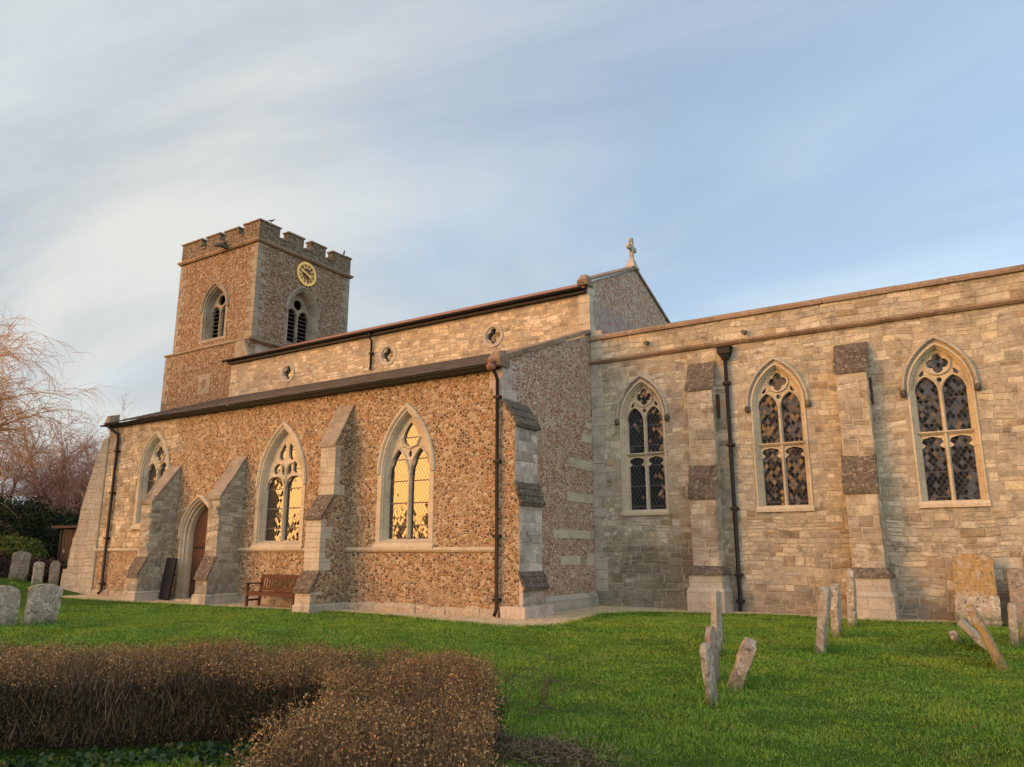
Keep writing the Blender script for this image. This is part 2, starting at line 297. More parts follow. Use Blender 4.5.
def mat_wood(name, c1, c2, plank=0.16, axis='x', rough=0.75):
    n = NT(name); x, y, z = n.sep(); u = n.math('ADD', x, y)
    f = n.math('FRACT', n.math('DIVIDE', u, plank)); e = n.math('MINIMUM', f, n.math('SUBTRACT', 1.0, f))
    g = n.noise(6, 6, 0.7, vec=n.comb(n.math('MULTIPLY', u, 9.0), n.math('FLOOR', n.math('DIVIDE', u, plank)), n.math('MULTIPLY', z, 0.7)))
    c = n.mix(g, c1, c2); gap = n.rng(e, 0.03, 0.07, 1.0, 0.0)
    c = n.mix(gap, c, (0.012, 0.009, 0.007))
    return n.fin(c, rough, n.bump(n.math('SUBTRACT', g, gap), 0.7, 0.012))
M['door_wood'] = mat_wood('door_oak', (0.045, 0.020, 0.012), (0.17, 0.075, 0.04))
M['shed_wood'] = mat_wood('shed_boards', (0.022, 0.016, 0.014), (0.10, 0.065, 0.05), 0.15)
M['bench_wood'] = mat_plain('bench_teak', (0.085, 0.030, 0.019), 0.65, 0.4, 14, bump=0.004)

def mat_grave(name, a, b, lich=(0.50, 0.47, 0.38), amt=0.75, orange=0.0):
    n = NT(name)
    tc = n.t.nodes.new('ShaderNodeTexCoord').outputs['Object']
    oi = n.t.nodes.new('ShaderNodeObjectInfo').outputs['Random']
    v = n.vmath('ADD', tc, n.comb(n.math('MULTIPLY', oi, 31.0), n.math('MULTIPLY', oi, 17.0), 0.0))
    c = n.mix(n.noise(6, 7, 0.7, vec=v), a, b)
    c = n.mix(n.rng(n.noise(9, 6, 0.7, vec=v), 0.52, 0.60, 0, amt), c, lich)
    c = n.mix(n.rng(n.noise(3.5, 6, 0.65, vec=v), 0.60 - orange * 0.25, 0.70 - orange * 0.2, 0, 0.8), c, (0.34, 0.20, 0.055))
    c = n.mix(n.rng(n.noise(11, 6, 0.75, vec=v), 0.53, 0.63, 0, 0.85), c, (0.085, 0.075, 0.06))
    c = n.mix(n.rng(n.noise(24, 4, 0.7, vec=v), 0.60, 0.66, 0, 0.8), c, (0.56, 0.53, 0.46))
    z = n.sep(tc)[2]
    c = n.mix(n.math('MULTIPLY', n.rng(z, 0.0, 0.35, 1.0, 0.0), n.rng(n.noise(7, 4, vec=v), 0.3, 0.6)), c, (0.12, 0.13, 0.06))
    return n.fin(c, 0.93, n.bump(n.noise(28, 7, 0.7, vec=v), 0.9, 0.03), 0.2)
M['grave'] = mat_grave('lichened_headstone', (0.29, 0.235, 0.17), (0.46, 0.385, 0.285), (0.62, 0.56, 0.45))
M['grave_red'] = mat_grave('pinkish_headstone', (0.27, 0.195, 0.145), (0.41, 0.32, 0.25), (0.56, 0.49, 0.40))
M['grave_orange'] = mat_grave('orange_lichen_slab', (0.33, 0.28, 0.21), (0.45, 0.39, 0.30), (0.50, 0.44, 0.35), 0.5, 1.0)
M['grave_dark'] = mat_grave('dark_slab', (0.20, 0.155, 0.12), (0.31, 0.25, 0.20), (0.42, 0.35, 0.28), 0.5)

def mat_leaf(name, cols, rough=0.7, trans=0.0):
    n = NT(name); k = len(cols) - 1
    c = n.ramp(n.rand, [(i / k, q) for i, q in enumerate(cols)])
    c = n.mix(n.rng(n.noise(0.9, 3), 0.35, 0.65, 0, 0.45), c, n.mix(1.0, c, (0.6, 0.6, 0.6), 'MULTIPLY'))
    return n.fin(c, rough, None, 0.25)

# ------------------------------------------------------------------ mesh helpers
class MB:
    def __init__(s): s.v = []; s.f = []
    def add(s, pts, faces):
        b = len(s.v); s.v += [tuple(p) for p in pts]; s.f += [tuple(b + i for i in f) for f in faces]
    def box(s, x0, x1, y0, y1, z0, z1):
        s.add([(x0, y0, z0), (x1, y0, z0), (x1, y1, z0), (x0, y1, z0), (x0, y0, z1), (x1, y0, z1), (x1, y1, z1), (x0, y1, z1)],
              [(0, 3, 2, 1), (4, 5, 6, 7), (0, 1, 5, 4), (1, 2, 6, 5), (2, 3, 7, 6), (3, 0, 4, 7)])
    def prism(s, pts0, pts1, caps=True):
        """two matching loops of 3D points joined into a solid"""
        k = len(pts0); fs = [(i, (i + 1) % k, k + (i + 1) % k, k + i) for i in range(k)]
        if caps: fs += [tuple(range(k - 1, -1, -1)), tuple(range(k, 2 * k))]
        s.add(list(pts0) + list(pts1), fs)
    def tube(s, pts, rad, seg=8, caps=True):
        pts = [Vector(p) for p in pts]; k = len(pts)
        if not hasattr(rad, '__len__'): rad = [rad] * k
        vs = []; ref = None
        for i, p in enumerate(pts):
            t = (pts[min(i + 1, k - 1)] - pts[max(i - 1, 0)]).normalized()
            a = t.cross(Vector((0, 0, 1)) if abs(t.z) < 0.9 else Vector((1, 0, 0))).normalized()
            if ref is not None and a.dot(ref) < 0: a = -a
            ref = a; b = t.cross(a)
            for j in range(seg):
                q = 2 * math.pi * j / seg; vs.append(p + (a * math.cos(q) + b * math.sin(q)) * rad[i])
        fs = [(i * seg + j, i * seg + (j + 1) % seg, (i + 1) * seg + (j + 1) % seg, (i + 1) * seg + j) for i in range(k - 1) for j in range(seg)]
        if caps: fs += [tuple(range(seg - 1, -1, -1)), tuple(range((k - 1) * seg, k * seg))]
        s.add(vs, fs)
    def build(s, name, mat, parent=None, off=None, smooth=False, fix=True):
        me = bpy.data.meshes.new(name)
        if off is None: off = OFFS.get(parent.name, (0, 0, 0)) if parent else (0, 0, 0)
        me.from_pydata([(a - off[0], b - off[1], c - off[2]) for a, b, c in s.v], [], s.f)
        if fix:
            bm = bmesh.new(); bm.from_mesh(me); bmesh.ops.recalc_face_normals(bm, faces=bm.faces); bm.to_mesh(me); bm.free()
        if smooth: me.polygons.foreach_set('use_smooth', [True] * len(me.polygons))
        me.materials.append(mat)
        o = bpy.data.objects.new(name, me); COL.objects.link(o)
        if parent: o.parent = parent; OFFS[o.name] = off
        return o
OFFS = {}
def tag(o, label=None, cat=None, group=None, kind=None):
    if label: o['label'] = label
    if cat: o['category'] = cat
    if group: o['group'] = group
    if kind: o['kind'] = kind
    return o
def empty(name, loc, label, cat, group=None, rot=(0, 0, 0), own=True):
    o = bpy.data.objects.new(name, None); COL.objects.link(o); o.location = loc; o.rotation_euler = rot
    o.empty_display_size = 0.3; tag(o, label, cat, group)
    if own: OFFS[o.name] = tuple(loc)
    return o
def np_mesh(name, v, f, mat, parent=None, smooth=False):
    me = bpy.data.meshes.new(name); k = f.shape[1]
    me.vertices.add(len(v)); me.vertices.foreach_set('co', v.astype(np.float32).ravel())
    me.loops.add(f.size); me.loops.foreach_set('vertex_index', f.astype(np.int32).ravel())
    me.polygons.add(len(f)); me.polygons.foreach_set('loop_start', np.arange(0, f.size, k, dtype=np.int32)); me.polygons.foreach_set('loop_total', np.full(len(f), k, dtype=np.int32))
    if smooth: me.polygons.foreach_set('use_smooth', np.ones(len(f), dtype=bool))
    me.update(); me.validate(); me.materials.append(mat)
    o = bpy.data.objects.new(name, me); COL.objects.link(o)
    if parent: o.parent = parent
    return o

class Fr:                                   # a wall plane: u along it, v up, d outward
    def __init__(s, kind, at): s.k = kind; s.at = at
    def P(s, u, v, d=0.0): return (u, s.at - d, v) if s.k == 'S' else (s.at + d, u, v)

def poly_wall(mb, fr, outer, holes=(), d=0.0):
    loops = [outer] + list(holes); flat = [p for l in loops for p in l]
    tris = tessellate_polygon([[Vector((p[0], p[1], 0)) for p in l] for l in loops])
    fs = []
    for a, b, c in tris:
        A, B, C = flat[a], flat[b], flat[c]
        if (B[0] - A[0]) * (C[1] - A[1]) - (C[0] - A[0]) * (B[1] - A[1]) < 0: b, c = c, b
        fs.append((a, b, c))
    mb.add([fr.P(p[0], p[1], d) for p in flat], fs)
def plate(mb, fr, outer, holes, d0, d1):
    """a pierced plate of real thickness"""
    poly_wall(mb, fr, outer, holes, d1)
    for l in [outer] + list(holes):
        k = len(l); mb.add([fr.P(*p, d0) for p in l] + [fr.P(*p, d1) for p in l], [(i, (i + 1) % k, k + (i + 1) % k, k + i) for i in range(k)])
def arch(cx, hw, sill, spring, rise, inset=0.0, sk=1.0, n=9):
    """pointed two-centred outline, counter-clockwise from bottom left"""
    r = (hw * hw + rise * rise) / (2 * hw); off = r - hw; rr = r - inset
    ap = math.sqrt(max(rr * rr - off * off, 1e-6)); a1 = math.atan2(ap, off)
    pts = [(cx - hw + inset, sill + inset * sk), (cx + hw - inset, sill + inset * sk)]
    for i in range(n + 1):
        a = a1 * i / n; pts.append((cx - off + rr * math.cos(a), spring + rr * math.sin(a)))
    for i in range(1, n + 1):
        a = a1 * (1 - i / n); pts.append((cx + off - rr * math.cos(a), spring + rr * math.sin(a)))
    return pts
def loft(mb, fr, rings, closed=True):
    """rings = [(outline, d)], consecutive outlines joined"""
    k = len(rings[0][0]); b = [fr.P(*p, d) for l, d in rings for p in l]
    fs = [(r * k + i, r * k + (i + 1) % k, (r + 1) * k + (i + 1) % k, (r + 1) * k + i) for r in range(len(rings) - 1) for i in range(k if closed else k - 1)]
    mb.add(b, fs)
def bar(mb, fr, pts, w, d0, d1, closed=False):
    """moulded bar swept along a line on the wall plane"""
    k = len(pts); P = [Vector(p) for p in pts]; sec = [(-0.5, d0), (-0.5, d0 + (d1 - d0) * 0.55), (-0.2, d1), (0.2, d1), (0.5, d0 + (d1 - d0) * 0.55), (0.5, d0)]
    vs = []
    for i in range(k):
        a = P[i - 1] if (i > 0 or closed) else P[i]; c = P[(i + 1) % k] if (i < k - 1 or closed) else P[i]
        t = (P[i] - a).normalized() if (P[i] - a).length > 1e-6 else (c - P[i]).normalized()
        t2 = (c - P[i]).normalized() if (c - P[i]).length > 1e-6 else t
        m = (t + t2); m = m.normalized() if m.length > 1e-4 else t
        nrm = Vector((-m.y, m.x)); s = min(1.0 / max(m.dot(t), 0.5), 1.8)
        for sx, d in sec: q = P[i] + nrm * (sx * w * s); vs.append(fr.P(q.x, q.y, d))
    n = len(sec); kk = k if closed else k - 1
    fs = [(i * n + j, i * n + j + 1, ((i + 1) % k) * n + j + 1, ((i + 1) % k) * n + j) for i in range(kk) for j in range(n - 1)]
    if not closed: fs += [tuple(range(n)), tuple(range((k - 1) * n, k * n))]
    mb.add(vs, fs)
def lobed(cx, cz, r, lobes=4, rot=0.0, n=40, c=0.48, a=0.42):
    out = []
    for i in range(n):
        t = 2 * math.pi * i / n; ph = (t - rot + math.pi / lobes) % (2 * math.pi / lobes) - math.pi / lobes
        q = c * math.cos(ph) + math.sqrt(max(a * a - (c * math.sin(ph)) ** 2, 0)) if a > c * abs(math.sin(ph)) else a
        out.append((cx + r * q * math.cos(t), cz + r * q * math.sin(t)))
    return out
def circ(cx, cz, r, n=24, sx=1.0): return [(cx + sx * r * math.cos(2 * math.pi * i / n), cz + r * math.sin(2 * math.pi * i / n)) for i in range(n)]
def tear(cx, cz, w, up, dn, ang=0.0, n=18):
    pts = []
    for i in range(n):
        t = 2 * math.pi * i / n; x = w * math.cos(t); y = math.sin(t)
        if y > 0: x *= (1 - y) ** 0.35; y *= up
        else: y *= dn
        pts.append((cx + x * math.cos(ang) - y * math.sin(ang), cz + x * math.sin(ang) + y * math.cos(ang)))
    return pts
def head_arc(cx, hw, spring, rise, n=8, cusp=0.0):
    """light head from right foot over the point to left foot, optionally cusped into a trefoil"""
    l = arch(cx, hw, spring - 1, spring, rise, 0, 1, n)[2:]
    if cusp:
        out = []
        for i, (u, v) in enumerate(l):
            s = math.sin(math.pi * min(i, len(l) - 1 - i) / (len(l) - 1) * 2)
            f = 1 - cusp * max(0.0, math.exp(-((min(i, len(l) - 1 - i) - n * 0.42) / 0.9) ** 2))
            out.append((cx + (u - cx) * f, spring + (v - spring) * (1 - 0.15 * (1 - f))))
        return out
    return l

# ------------------------------------------------------------------ ground
def sst(a, b, x): t = np.clip((x - a) / (b - a), 0, 1); return t * t * (3 - 2 * t)
def gz(x, y):
    x = np.asarray(x, float); y = np.asarray(y, float)
    rise = 0.62 * sst(28.5, 34.5, -x) * sst(18.5, 15.0, y) * sst(4, 9, y)
    und = 0.035 * np.sin(x * 0.9 + 1.3) * np.cos(y * 0.7) + 0.03 * np.sin(x * 0.37 - y * 0.55) + 0.015 * np.sin(2.1 * x + 1.7 * y)
    amp = sst(15.2, 13.6, y) + sst(-9.5, -8.0, x) * sst(20.6, 19.0, y); amp = np.clip(amp, 0, 1)
    far = sst(40, 140, np.hypot(x, y))
    return rise + und * amp * (1 - far) + far * 0.3 - 0.02

def mat_lawn():
    n = NT('lawn_turf')
    a = n.noise(0.45, 5, 0.6); b = n.noise(5, 5, 0.7); c = n.noise(60, 3, 0.7)
    col = n.ramp(b, [(0.25, (0.05, 0.105, 0.011)), (0.5, (0.078, 0.17, 0.017)), (0.75, (0.11, 0.21, 0.024))])
    col = n.mix(n.rng(a, 0.45, 0.7, 0, 0.6), col, (0.075, 0.11, 0.018))
    col = n.mix(n.rng(c, 0.35, 0.7, 0, 0.6), col, (0.016, 0.032, 0.006))
    x, y, z = n.sep()
    d = n.math('ADD', n.math('POWER', n.math('DIVIDE', n.math('ADD', x, 3.45), 0.75), 2.0), n.math('POWER', n.math('DIVIDE', n.math('SUBTRACT', y, 5.75), 0.55), 2.0))
    d = n.math('ADD', d, n.math('MULTIPLY', n.math('SUBTRACT', n.noise(4, 5), 0.5), 1.6))
    col = n.mix(n.rng(d, 0.3, 1.1, 0.85, 0.0), col, (0.085, 0.055, 0.032))
    return n.fin(col, 0.95, n.bump(n.math('ADD', c, b), 1.0, 0.05), 0.1)
M['lawn'] = mat_lawn()
xs = np.concatenate([[-1500, -500, -200, -110, -80], np.arange(-60, 20.01, 0.5), [30, 60, 150, 500, 1500]])
ys = np.concatenate([[-1500, -500, -150, -60, -30], np.arange(-15, 45.01, 0.5), [60, 100, 200, 500, 1500]])
gx, gy = np.meshgrid(xs, ys); v = np.stack([gx, gy, gz(gx, gy)], -1).reshape(-1, 3)
ny, nx = gx.shape; ii = (np.arange(ny - 1)[:, None] * nx + np.arange(nx - 1)[None]).ravel()
tag(np_mesh('lawn', v, np.stack([ii, ii + 1, ii + nx + 1, ii + nx], -1), M['lawn'], smooth=True), kind='structure')

def mat_gravel():
    n = NT('gravel'); c = n.voro(26)
    col = n.ramp(n.sep(c.outputs['Color'])[0], [(0, (0.38, 0.27, 0.15)), (0.5, (0.58, 0.45, 0.28)), (1, (0.70, 0.60, 0.43))])
    col = n.mix(n.rng(n.noise(3, 5), 0.5, 0.7, 0, 0.5), col, (0.14, 0.12, 0.07))
    return n.fin(col, 0.95, n.bump(n.voro(26, 'DISTANCE_TO_EDGE').outputs['Distance'], 0.8, 0.03), 0.15)
M['gravel'] = mat_gravel()
edge = [(-32.5, 14.9), (-29, 14.75), (-25.8, 14.65), (-23, 14.85), (-20.65, 15.05), (-18, 15.2), (-15.4, 15.55), (-13, 15.3), (-11, 14.75), (-9.65, 14.5), (-8.55, 15.0), (-8.9, 17.0), (-9.3, 18.8), (-8.6, 20.0), (-7.1, 20.45), (-5, 20.95), (-3.6, 20.5), (-2.2, 20.55), (-0.4, 21.1), (3, 21.1), (8, 21.1)]
random.seed(4)
mb = MB(); dense = []
for (a, b), (c, d) in zip(edge[:-1], edge[1:]):
    k = max(2, int(math.hypot(c - a, d - b) / 0.25))
    for i in range(k): t = i / k; dense.append((a + (c - a) * t + random.uniform(-.04, .04), b + (d - b) * t + random.uniform(-.06, .06)))
gp = dense + [edge[-1], (8, 21.8), (-10.6, 21.8), (-10.6, 16.6), (-32.5, 16.6)]
gt = tessellate_polygon([[Vector((p[0], p[1], 0)) for p in gp]])
def ccw(t): a, b, c = (gp[k] for k in t); return t if (b[0] - a[0]) * (c[1] - a[1]) - (c[0] - a[0]) * (b[1] - a[1]) > 0 else (t[0], t[2], t[1])
mb.add([(p[0], p[1], 0.022) for p in gp], [ccw(t) for t in gt])
tag(mb.build('gravel_path', M['gravel'], fix=False), kind='structure')
GEDGE = edge

# ================================================================== CHURCH
CH = empty('church', (-16, 18, 0), 'old stone parish church with battlemented clock tower, cobbled aisle and long stone chancel', 'church')
YA, YC, XE = 16.3, 21.5, -10.75
FA, FC, FE = Fr('S', YA), Fr('S', YC), Fr('E', XE)

def stones(mb, fr, u0, u1, v0, v1, hr, lr, excl=(), seed=1, th=(0.012, 0.03), gap=0.010, inside=None):
    rnd = random.Random(seed); v = v0; row = 0
    def wp(p):
        e = min(1.0, max(0.0, min(p[1] - v0, v1 - p[1]) / .15)); return (p[0] + .02 * math.sin(p[1] * 4.1 + p[0] * 1.3), p[1] + e * (.030 * math.sin(p[0] * 1.9 + seed + p[1] * .8) + .022 * math.sin(p[0] * 4.3 - p[1] * 2.0 + seed)))
    while v < v1 - 0.02:
        h = rnd.uniform(*hr)
        if v + h > v1 - hr[0] * 0.6: h = v1 - v
        u = u0 - rnd.uniform(0, lr[0]); tilt = 0
        while u < u1:
            l = rnd.uniform(*lr) * (0.75 + 0.5 * h / hr[1]); a, b = max(u, u0), min(u + l, u1); u += l
            if b - a < 0.03: continue
            subs = [(v, v + h)]
            if h > hr[0] * 1.5 and rnd.random() < 0.38: m = v + h * rnd.uniform(0.4, 0.6); subs = [(v, m), (m, v + h)]
            for z0, z1 in subs:
                j = lambda: rnd.uniform(-0.011, 0.011)
                g = gap * 0.5
                q = [(a + g + j(), z0 + g + j()), (b - g + j(), z0 + g + j()), (b - g + j(), z1 - g + j()), (a + g + j(), z1 - g + j())]
                q = [wp(p) for p in q]
                cu, cv = wp(((a + b) / 2, (z0 + z1) / 2))
                if inside and not inside(cu, cv, rnd): continue
                dead = False
                for ex in excl:
                    if max(p[0] for p in q) < min(p[0] for p in ex) or min(p[0] for p in q) > max(p[0] for p in ex): continue
                    best = -1e9; be = None
                    for i in range(len(ex)):
                        A, B = ex[i], ex[(i + 1) % len(ex)]; dx, dy = B[0] - A[0], B[1] - A[1]; ln = math.hypot(dx, dy)
                        if ln < 1e-6: continue
                        nx_, ny_ = dy / ln, -dx / ln; s = (cu - A[0]) * nx_ + (cv - A[1]) * ny_
                        if s > best: best = s; be = (A, nx_, ny_)
                    if best < 0: dead = True; break
                    A, nx_, ny_ = be; out = []; ds = [(p[0] - A[0]) * nx_ + (p[1] - A[1]) * ny_ for p in q]
                    for i in range(len(q)):
                        p, r_ = q[i], q[(i + 1) % len(q)]; d0, d1 = ds[i], ds[(i + 1) % len(q)]
                        if d0 >= 0: out.append(p)
                        if d0 * d1 < 0: t = d0 / (d0 - d1); out.append((p[0] + (r_[0] - p[0]) * t, p[1] + (r_[1] - p[1]) * t))
                    q = out
                    if len(q) < 3: dead = True; break
                if dead: continue
                c0 = sum(p[0] for p in q) / len(q); c1 = sum(p[1] for p in q) / len(q)
                if max(p[0] for p in q) - min(p[0] for p in q) < 0.03: continue
                t = rnd.uniform(*th); k = len(q); sh = min(0.012 / max(0.03, min(b - a, z1 - z0) / 2), 0.35)
                fp = [(p[0] + (c0 - p[0]) * sh * rnd.uniform(.5, 1.3), p[1] + (c1 - p[1]) * sh * rnd.uniform(.5, 1.3)) for p in q]
                mb.add([fr.P(*p, -0.004) for p in q] + [fr.P(*p, t + rnd.uniform(-.004, .004)) for p in fp], [(i, (i + 1) % k, k + (i + 1) % k, k + i) for i in range(k)] + [tuple(range(k, 2 * k))])
        v += h; row += 1

# ---- windows
AISLE = [dict(cx=-14.03, hw=1.03, sill=1.78, spring=3.80, rise=1.96, kind=3), dict(cx=-19.18, hw=1.13, sill=1.76, spring=3.66, rise=2.03, kind=2), dict(cx=-26.15, hw=0.95, sill=2.5, spring=4.45, rise=1.55, kind=1)]
CHANC = [dict(cx=-9.03, kind=0), dict(cx=-4.97, kind=0), dict(cx=-0.98, kind=0)]
for c in CHANC: c.update(hw=0.72, sill=2.78, spring=5.66, rise=1.16)

def hood(mb, fr, s, out, w, d, drop=0.0, stops=True):
    l = arch(s['cx'], s['hw'] + out, s['sill'], s['spring'], s['rise'] + out * 1.5, 0, 1, 10)[2:]
    l = [(l[0][0], l[0][1] - drop)] + l + [(l[-1][0], l[-1][1] - drop)] if drop else l
    bar(mb, fr, l, w, -0.01, d)
    return l
def light_plate(mb, fr, s, ins, zs, lhw, lx, lrise, holes, d0, d1, cusp=0.0, ac=None):
    """tracery head: main arch above, light heads cut below, piercings as holes"""
    main = arch(s['cx'], s['hw'], s['sill'], s['spring'], s['rise'], ins, 1, 10)[2:]
    main = [p for p in main if p[1] > zs + 0.02]
    hwI = s['hw'] - ins; cx = s['cx']; low = [(cx - hwI, zs)]
    for sx in (-1, 1):
        hd = head_arc(cx + sx * lx, lhw, zs, lrise, 8, cusp)[::-1]
        low += [(hd[0][0], zs)] * 0 + hd
    low += [(cx + hwI, zs)]
    # tidy duplicates
    o = []
    for p in low + main:
        if not o or math.hypot(p[0] - o[-1][0], p[1] - o[-1][1]) > 0.004: o.append(p)
    plate(mb, fr, o, holes, d0, d1)
    for sx in (-1, 1): bar(mb, fr, head_arc(cx + sx * lx, lhw + 0.025, zs, lrise + 0.03, 8), 0.06, d1 - 0.02, d1 + 0.05)

def aisle_window(s):
    fr = FA; cx, hw, sl, sp, ri = s['cx'], s['hw'], s['sill'], s['spring'], s['rise']
    A = lambda i, k=0.72: arch(cx, hw, sl, sp, ri, i, k)
    w = MB(); loft(w, fr, [(A(0), -0.02), (A(0.0), 0.016), (A(0.155), 0.016), (A(0.175), -0.03), (A(0.195), -0.04), (A(0.20), -0.08), (A(0.27), -0.23), (A(0.27), -0.36)])
    win = w.build('window', M['dressed'], CH)
    h = MB(); hood(h, fr, s, -0.03, 0.13, 0.07); h.build('hood_mould', M['dressed'], win)
    m = MB(); m.prism([fr.P(cx - hw - 0.05, sl - 0.09, 0.0), fr.P(cx - hw - 0.05, sl - 0.09, 0.09), fr.P(cx - hw - 0.05, sl - 0.02, 0.09), fr.P(cx - hw - 0.05, sl + 0.06, 0.018)],
                       [fr.P(cx + hw + 0.05, sl - 0.09, 0.0), fr.P(cx + hw + 0.05, sl - 0.09, 0.09), fr.P(cx + hw + 0.05, sl - 0.02, 0.09), fr.P(cx + hw + 0.05, sl + 0.06, 0.018)])
    m.build('sill', M['dressed'], win)
    t = MB(); I = 0.255; d0, d1 = -0.28, -0.19; hi = hw - I; zs = sp - 0.05; lx = hi / 2 + 0.012; lh = hi / 2 - 0.04
    inner = sl + 0.26
    bar(t, fr, [(cx, inner - 0.05), (cx, zs + 0.1)], 0.105, d0, d1 + 0.05)
    if s['kind'] == 3:
        light_plate(t, fr, s, I, zs, lh, lx, 0.74, [tear(cx, zs + 1.06, 0.285, 0.44, 0.25), tear(cx - 0.0, zs + 0.58, 0.07, 0.14, 0.08)], d0, d1, 0.22)
        bar(t, fr, [(cx - 0.36, zs + 1.06), (cx - 0.26, zs + 0.84), (cx, zs + 0.76), (cx + 0.26, zs + 0.84), (cx + 0.36, zs + 1.06)], 0.06, d1 - 0.02, d1 + 0.05)
    elif s['kind'] == 2:
        hs = []
        for sx in (-1, 1):
            hs += [tear(cx + sx * 0.215, zs + 1.08, 0.145, 0.36, 0.21, sx * 0.28), tear(cx + sx * 0.45, zs + 0.60, 0.15, 0.21, 0.16, sx * 0.5), tear(cx + sx * 0.135, zs + 0.55, 0.09, 0.22, 0.15, -sx * 0.25)]
        light_plate(t, fr, s, I, zs, lh, lx, 0.34, hs, d0, d1, 0.25)
        for sx in (-1, 1): bar(t, fr, [(cx, zs + 0.15), (cx + sx * 0.03, zs + 0.62), (cx + sx * 0.14, zs + 0.75), (cx + sx * 0.40, zs + 0.80)], 0.06, d1 - 0.02, d1 + 0.045)
    else:
        light_plate(t, fr, s, I, zs, lh, lx, 0.42, [lobed(cx, zs + 0.76, 0.30), ], d0, d1, 0.22)
        bar(t, fr, circ(cx, zs + 0.76, 0.33), 0.06, d1 - 0.02, d1 + 0.05, True)
    t.build('tracery', M['dressed'], win)
    g = MB(); g.add([fr.P(*p, -0.26) for p in A(0.23)], [tuple(range(len(A(0.23))))]); g.build('glass', M['glass_gold'], win, fix=False)
for s in AISLE: aisle_window(s)

def chancel_window(s):
    fr = FC; cx, hw, sl, sp, ri = s['cx'], s['hw'], s['sill'], s['spring'], s['rise']
    A = lambda i: arch(cx, hw, sl, sp, ri, i, 0.7)
    w = MB(); loft(w, fr, [(A(-0.02), -0.02), (A(-0.02), 0.03), (A(0.03), 0.03), (A(0.045), -0.04), (A(0.07), -0.05), (A(0.075), -0.11), (A(0.10), -0.12), (A(0.12), -0.20), (A(0.12), -0.36)])
    win = w.build('window', M['dressed'], CH)
    h = MB(); l = hood(h, fr, s, 0.10, 0.095, 0.10, 0.05)
    h.build('hood_mould', M['ashlar_grey'], win)
    for p in (l[0], l[-1]):
        b = MB(); vs = []; rr = [0.0, 0.06, 0.085, 0.075, 0.04, 0.0]; zz_ = [-0.13, -0.11, -0.05, 0.02, 0.07, 0.085]
        for r_, z_ in zip(rr, zz_):
            vs += [fr.P(p[0] + max(r_, .004) * math.cos(a), p[1] + z_, 0.06 + max(r_, .004) * math.sin(a) * 1.1) for a in [2 * math.pi * i / 10 for i in range(10)]]
        b.add(vs, [(i * 10 + j, i * 10 + (j + 1) % 10, (i + 1) * 10 + (j + 1) % 10, (i + 1) * 10 + j) for i in range(5) for j in range(10)])
        b.build('label_stop', M['cap'], win, smooth=True)
    m = MB(); a, b_ = cx - hw - 0.04, cx + hw + 0.04
    sec = lambda u: [fr.P(u, sl - 0.10, 0), fr.P(u, sl - 0.10, 0.07), fr.P(u, sl - 0.02, 0.07), fr.P(u, sl + 0.05, 0.032), fr.P(u, sl + 0.05, 0)]
    m.prism(sec(a), sec(b_)); m.build('sill', M['dressed'], win)
    t = MB(); I = 0.11; d0, d1 = -0.32, -0.19; hi = hw - I; zs = 5.60; lx = hi / 2 + 0.01; lh = hi / 2 - 0.04; zt = 4.55
    bar(t, fr, [(cx, sl), (cx, zs + 0.15)], 0.11, d0, d1 + 0.05)
    for sx in (-1, 1): bar(t, fr, [(cx + sx * hi * 0.985, sl + 0.05), (cx + sx * hi * 0.985, zs)], 0.08, d0, d1 + 0.03)
    light_plate(t, fr, s, I, zs, lh, lx, 0.40, [lobed(cx, 6.33, 0.275), tear(cx - 0.39, 6.07, 0.05, 0.13, 0.06, -0.45), tear(cx + 0.39, 6.07, 0.05, 0.13, 0.06, 0.45), tear(cx, 5.93, 0.06, 0.04, 0.10)], d0, d1)
    bar(t, fr, circ(cx, 6.33, 0.29, 28), 0.05, d1 - 0.02, d1 + 0.05, True)
    t.build('tracery', M['dressed'], win)
    tr = MB(); tr.prism([fr.P(cx - hi - .0, zt - 0.05, d0), fr.P(cx - hi, zt - 0.05, d1 + 0.02), fr.P(cx - hi, zt, d1 + 0.08), fr.P(cx - hi, zt + 0.035, d1 + 0.08), fr.P(cx - hi, zt + 0.06, d0)],
                        [fr.P(cx + hi, zt - 0.05, d0), fr.P(cx + hi, zt - 0.05, d1 + 0.02), fr.P(cx + hi, zt, d1 + 0.08), fr.P(cx + hi, zt + 0.035, d1 + 0.08), fr.P(cx + hi, zt + 0.06, d0)])
    for sx in (-1, 1):                       # cusped heads of the lower lights
        u = cx + sx * lx; z1 = zt - 0.05; out = [(u - lh - .02, z1 - 0.40), (u - lh + .015, z1 - 0.34), (u - lh + 0.115, z1 - 0.27), (u - lh + 0.02, z1 - 0.18), (u - lh + 0.06, z1 - 0.09), (u - 0.06, z1 - 0.05), (u, z1 - 0.09 + 0.055)]
        left = out; right = [(2 * u - p[0], p[1]) for p in out[:-1]][::-1]
        plate(tr, fr, (left + right + [(u + lh + 0.02, z1 + 0.02), (u - lh - 0.02, z1 + 0.02)])[::1], [], d0, d1 - 0.01)
    tr.build('transom', M['dressed'], win)
    g = MB(); l = A(0.08); g.add([fr.P(*p, -0.27) for p in l], [tuple(range(len(l)))]); g.build('glass', M['glass_dark'], win, fix=False)
for s in CHANC: chancel_window(s)

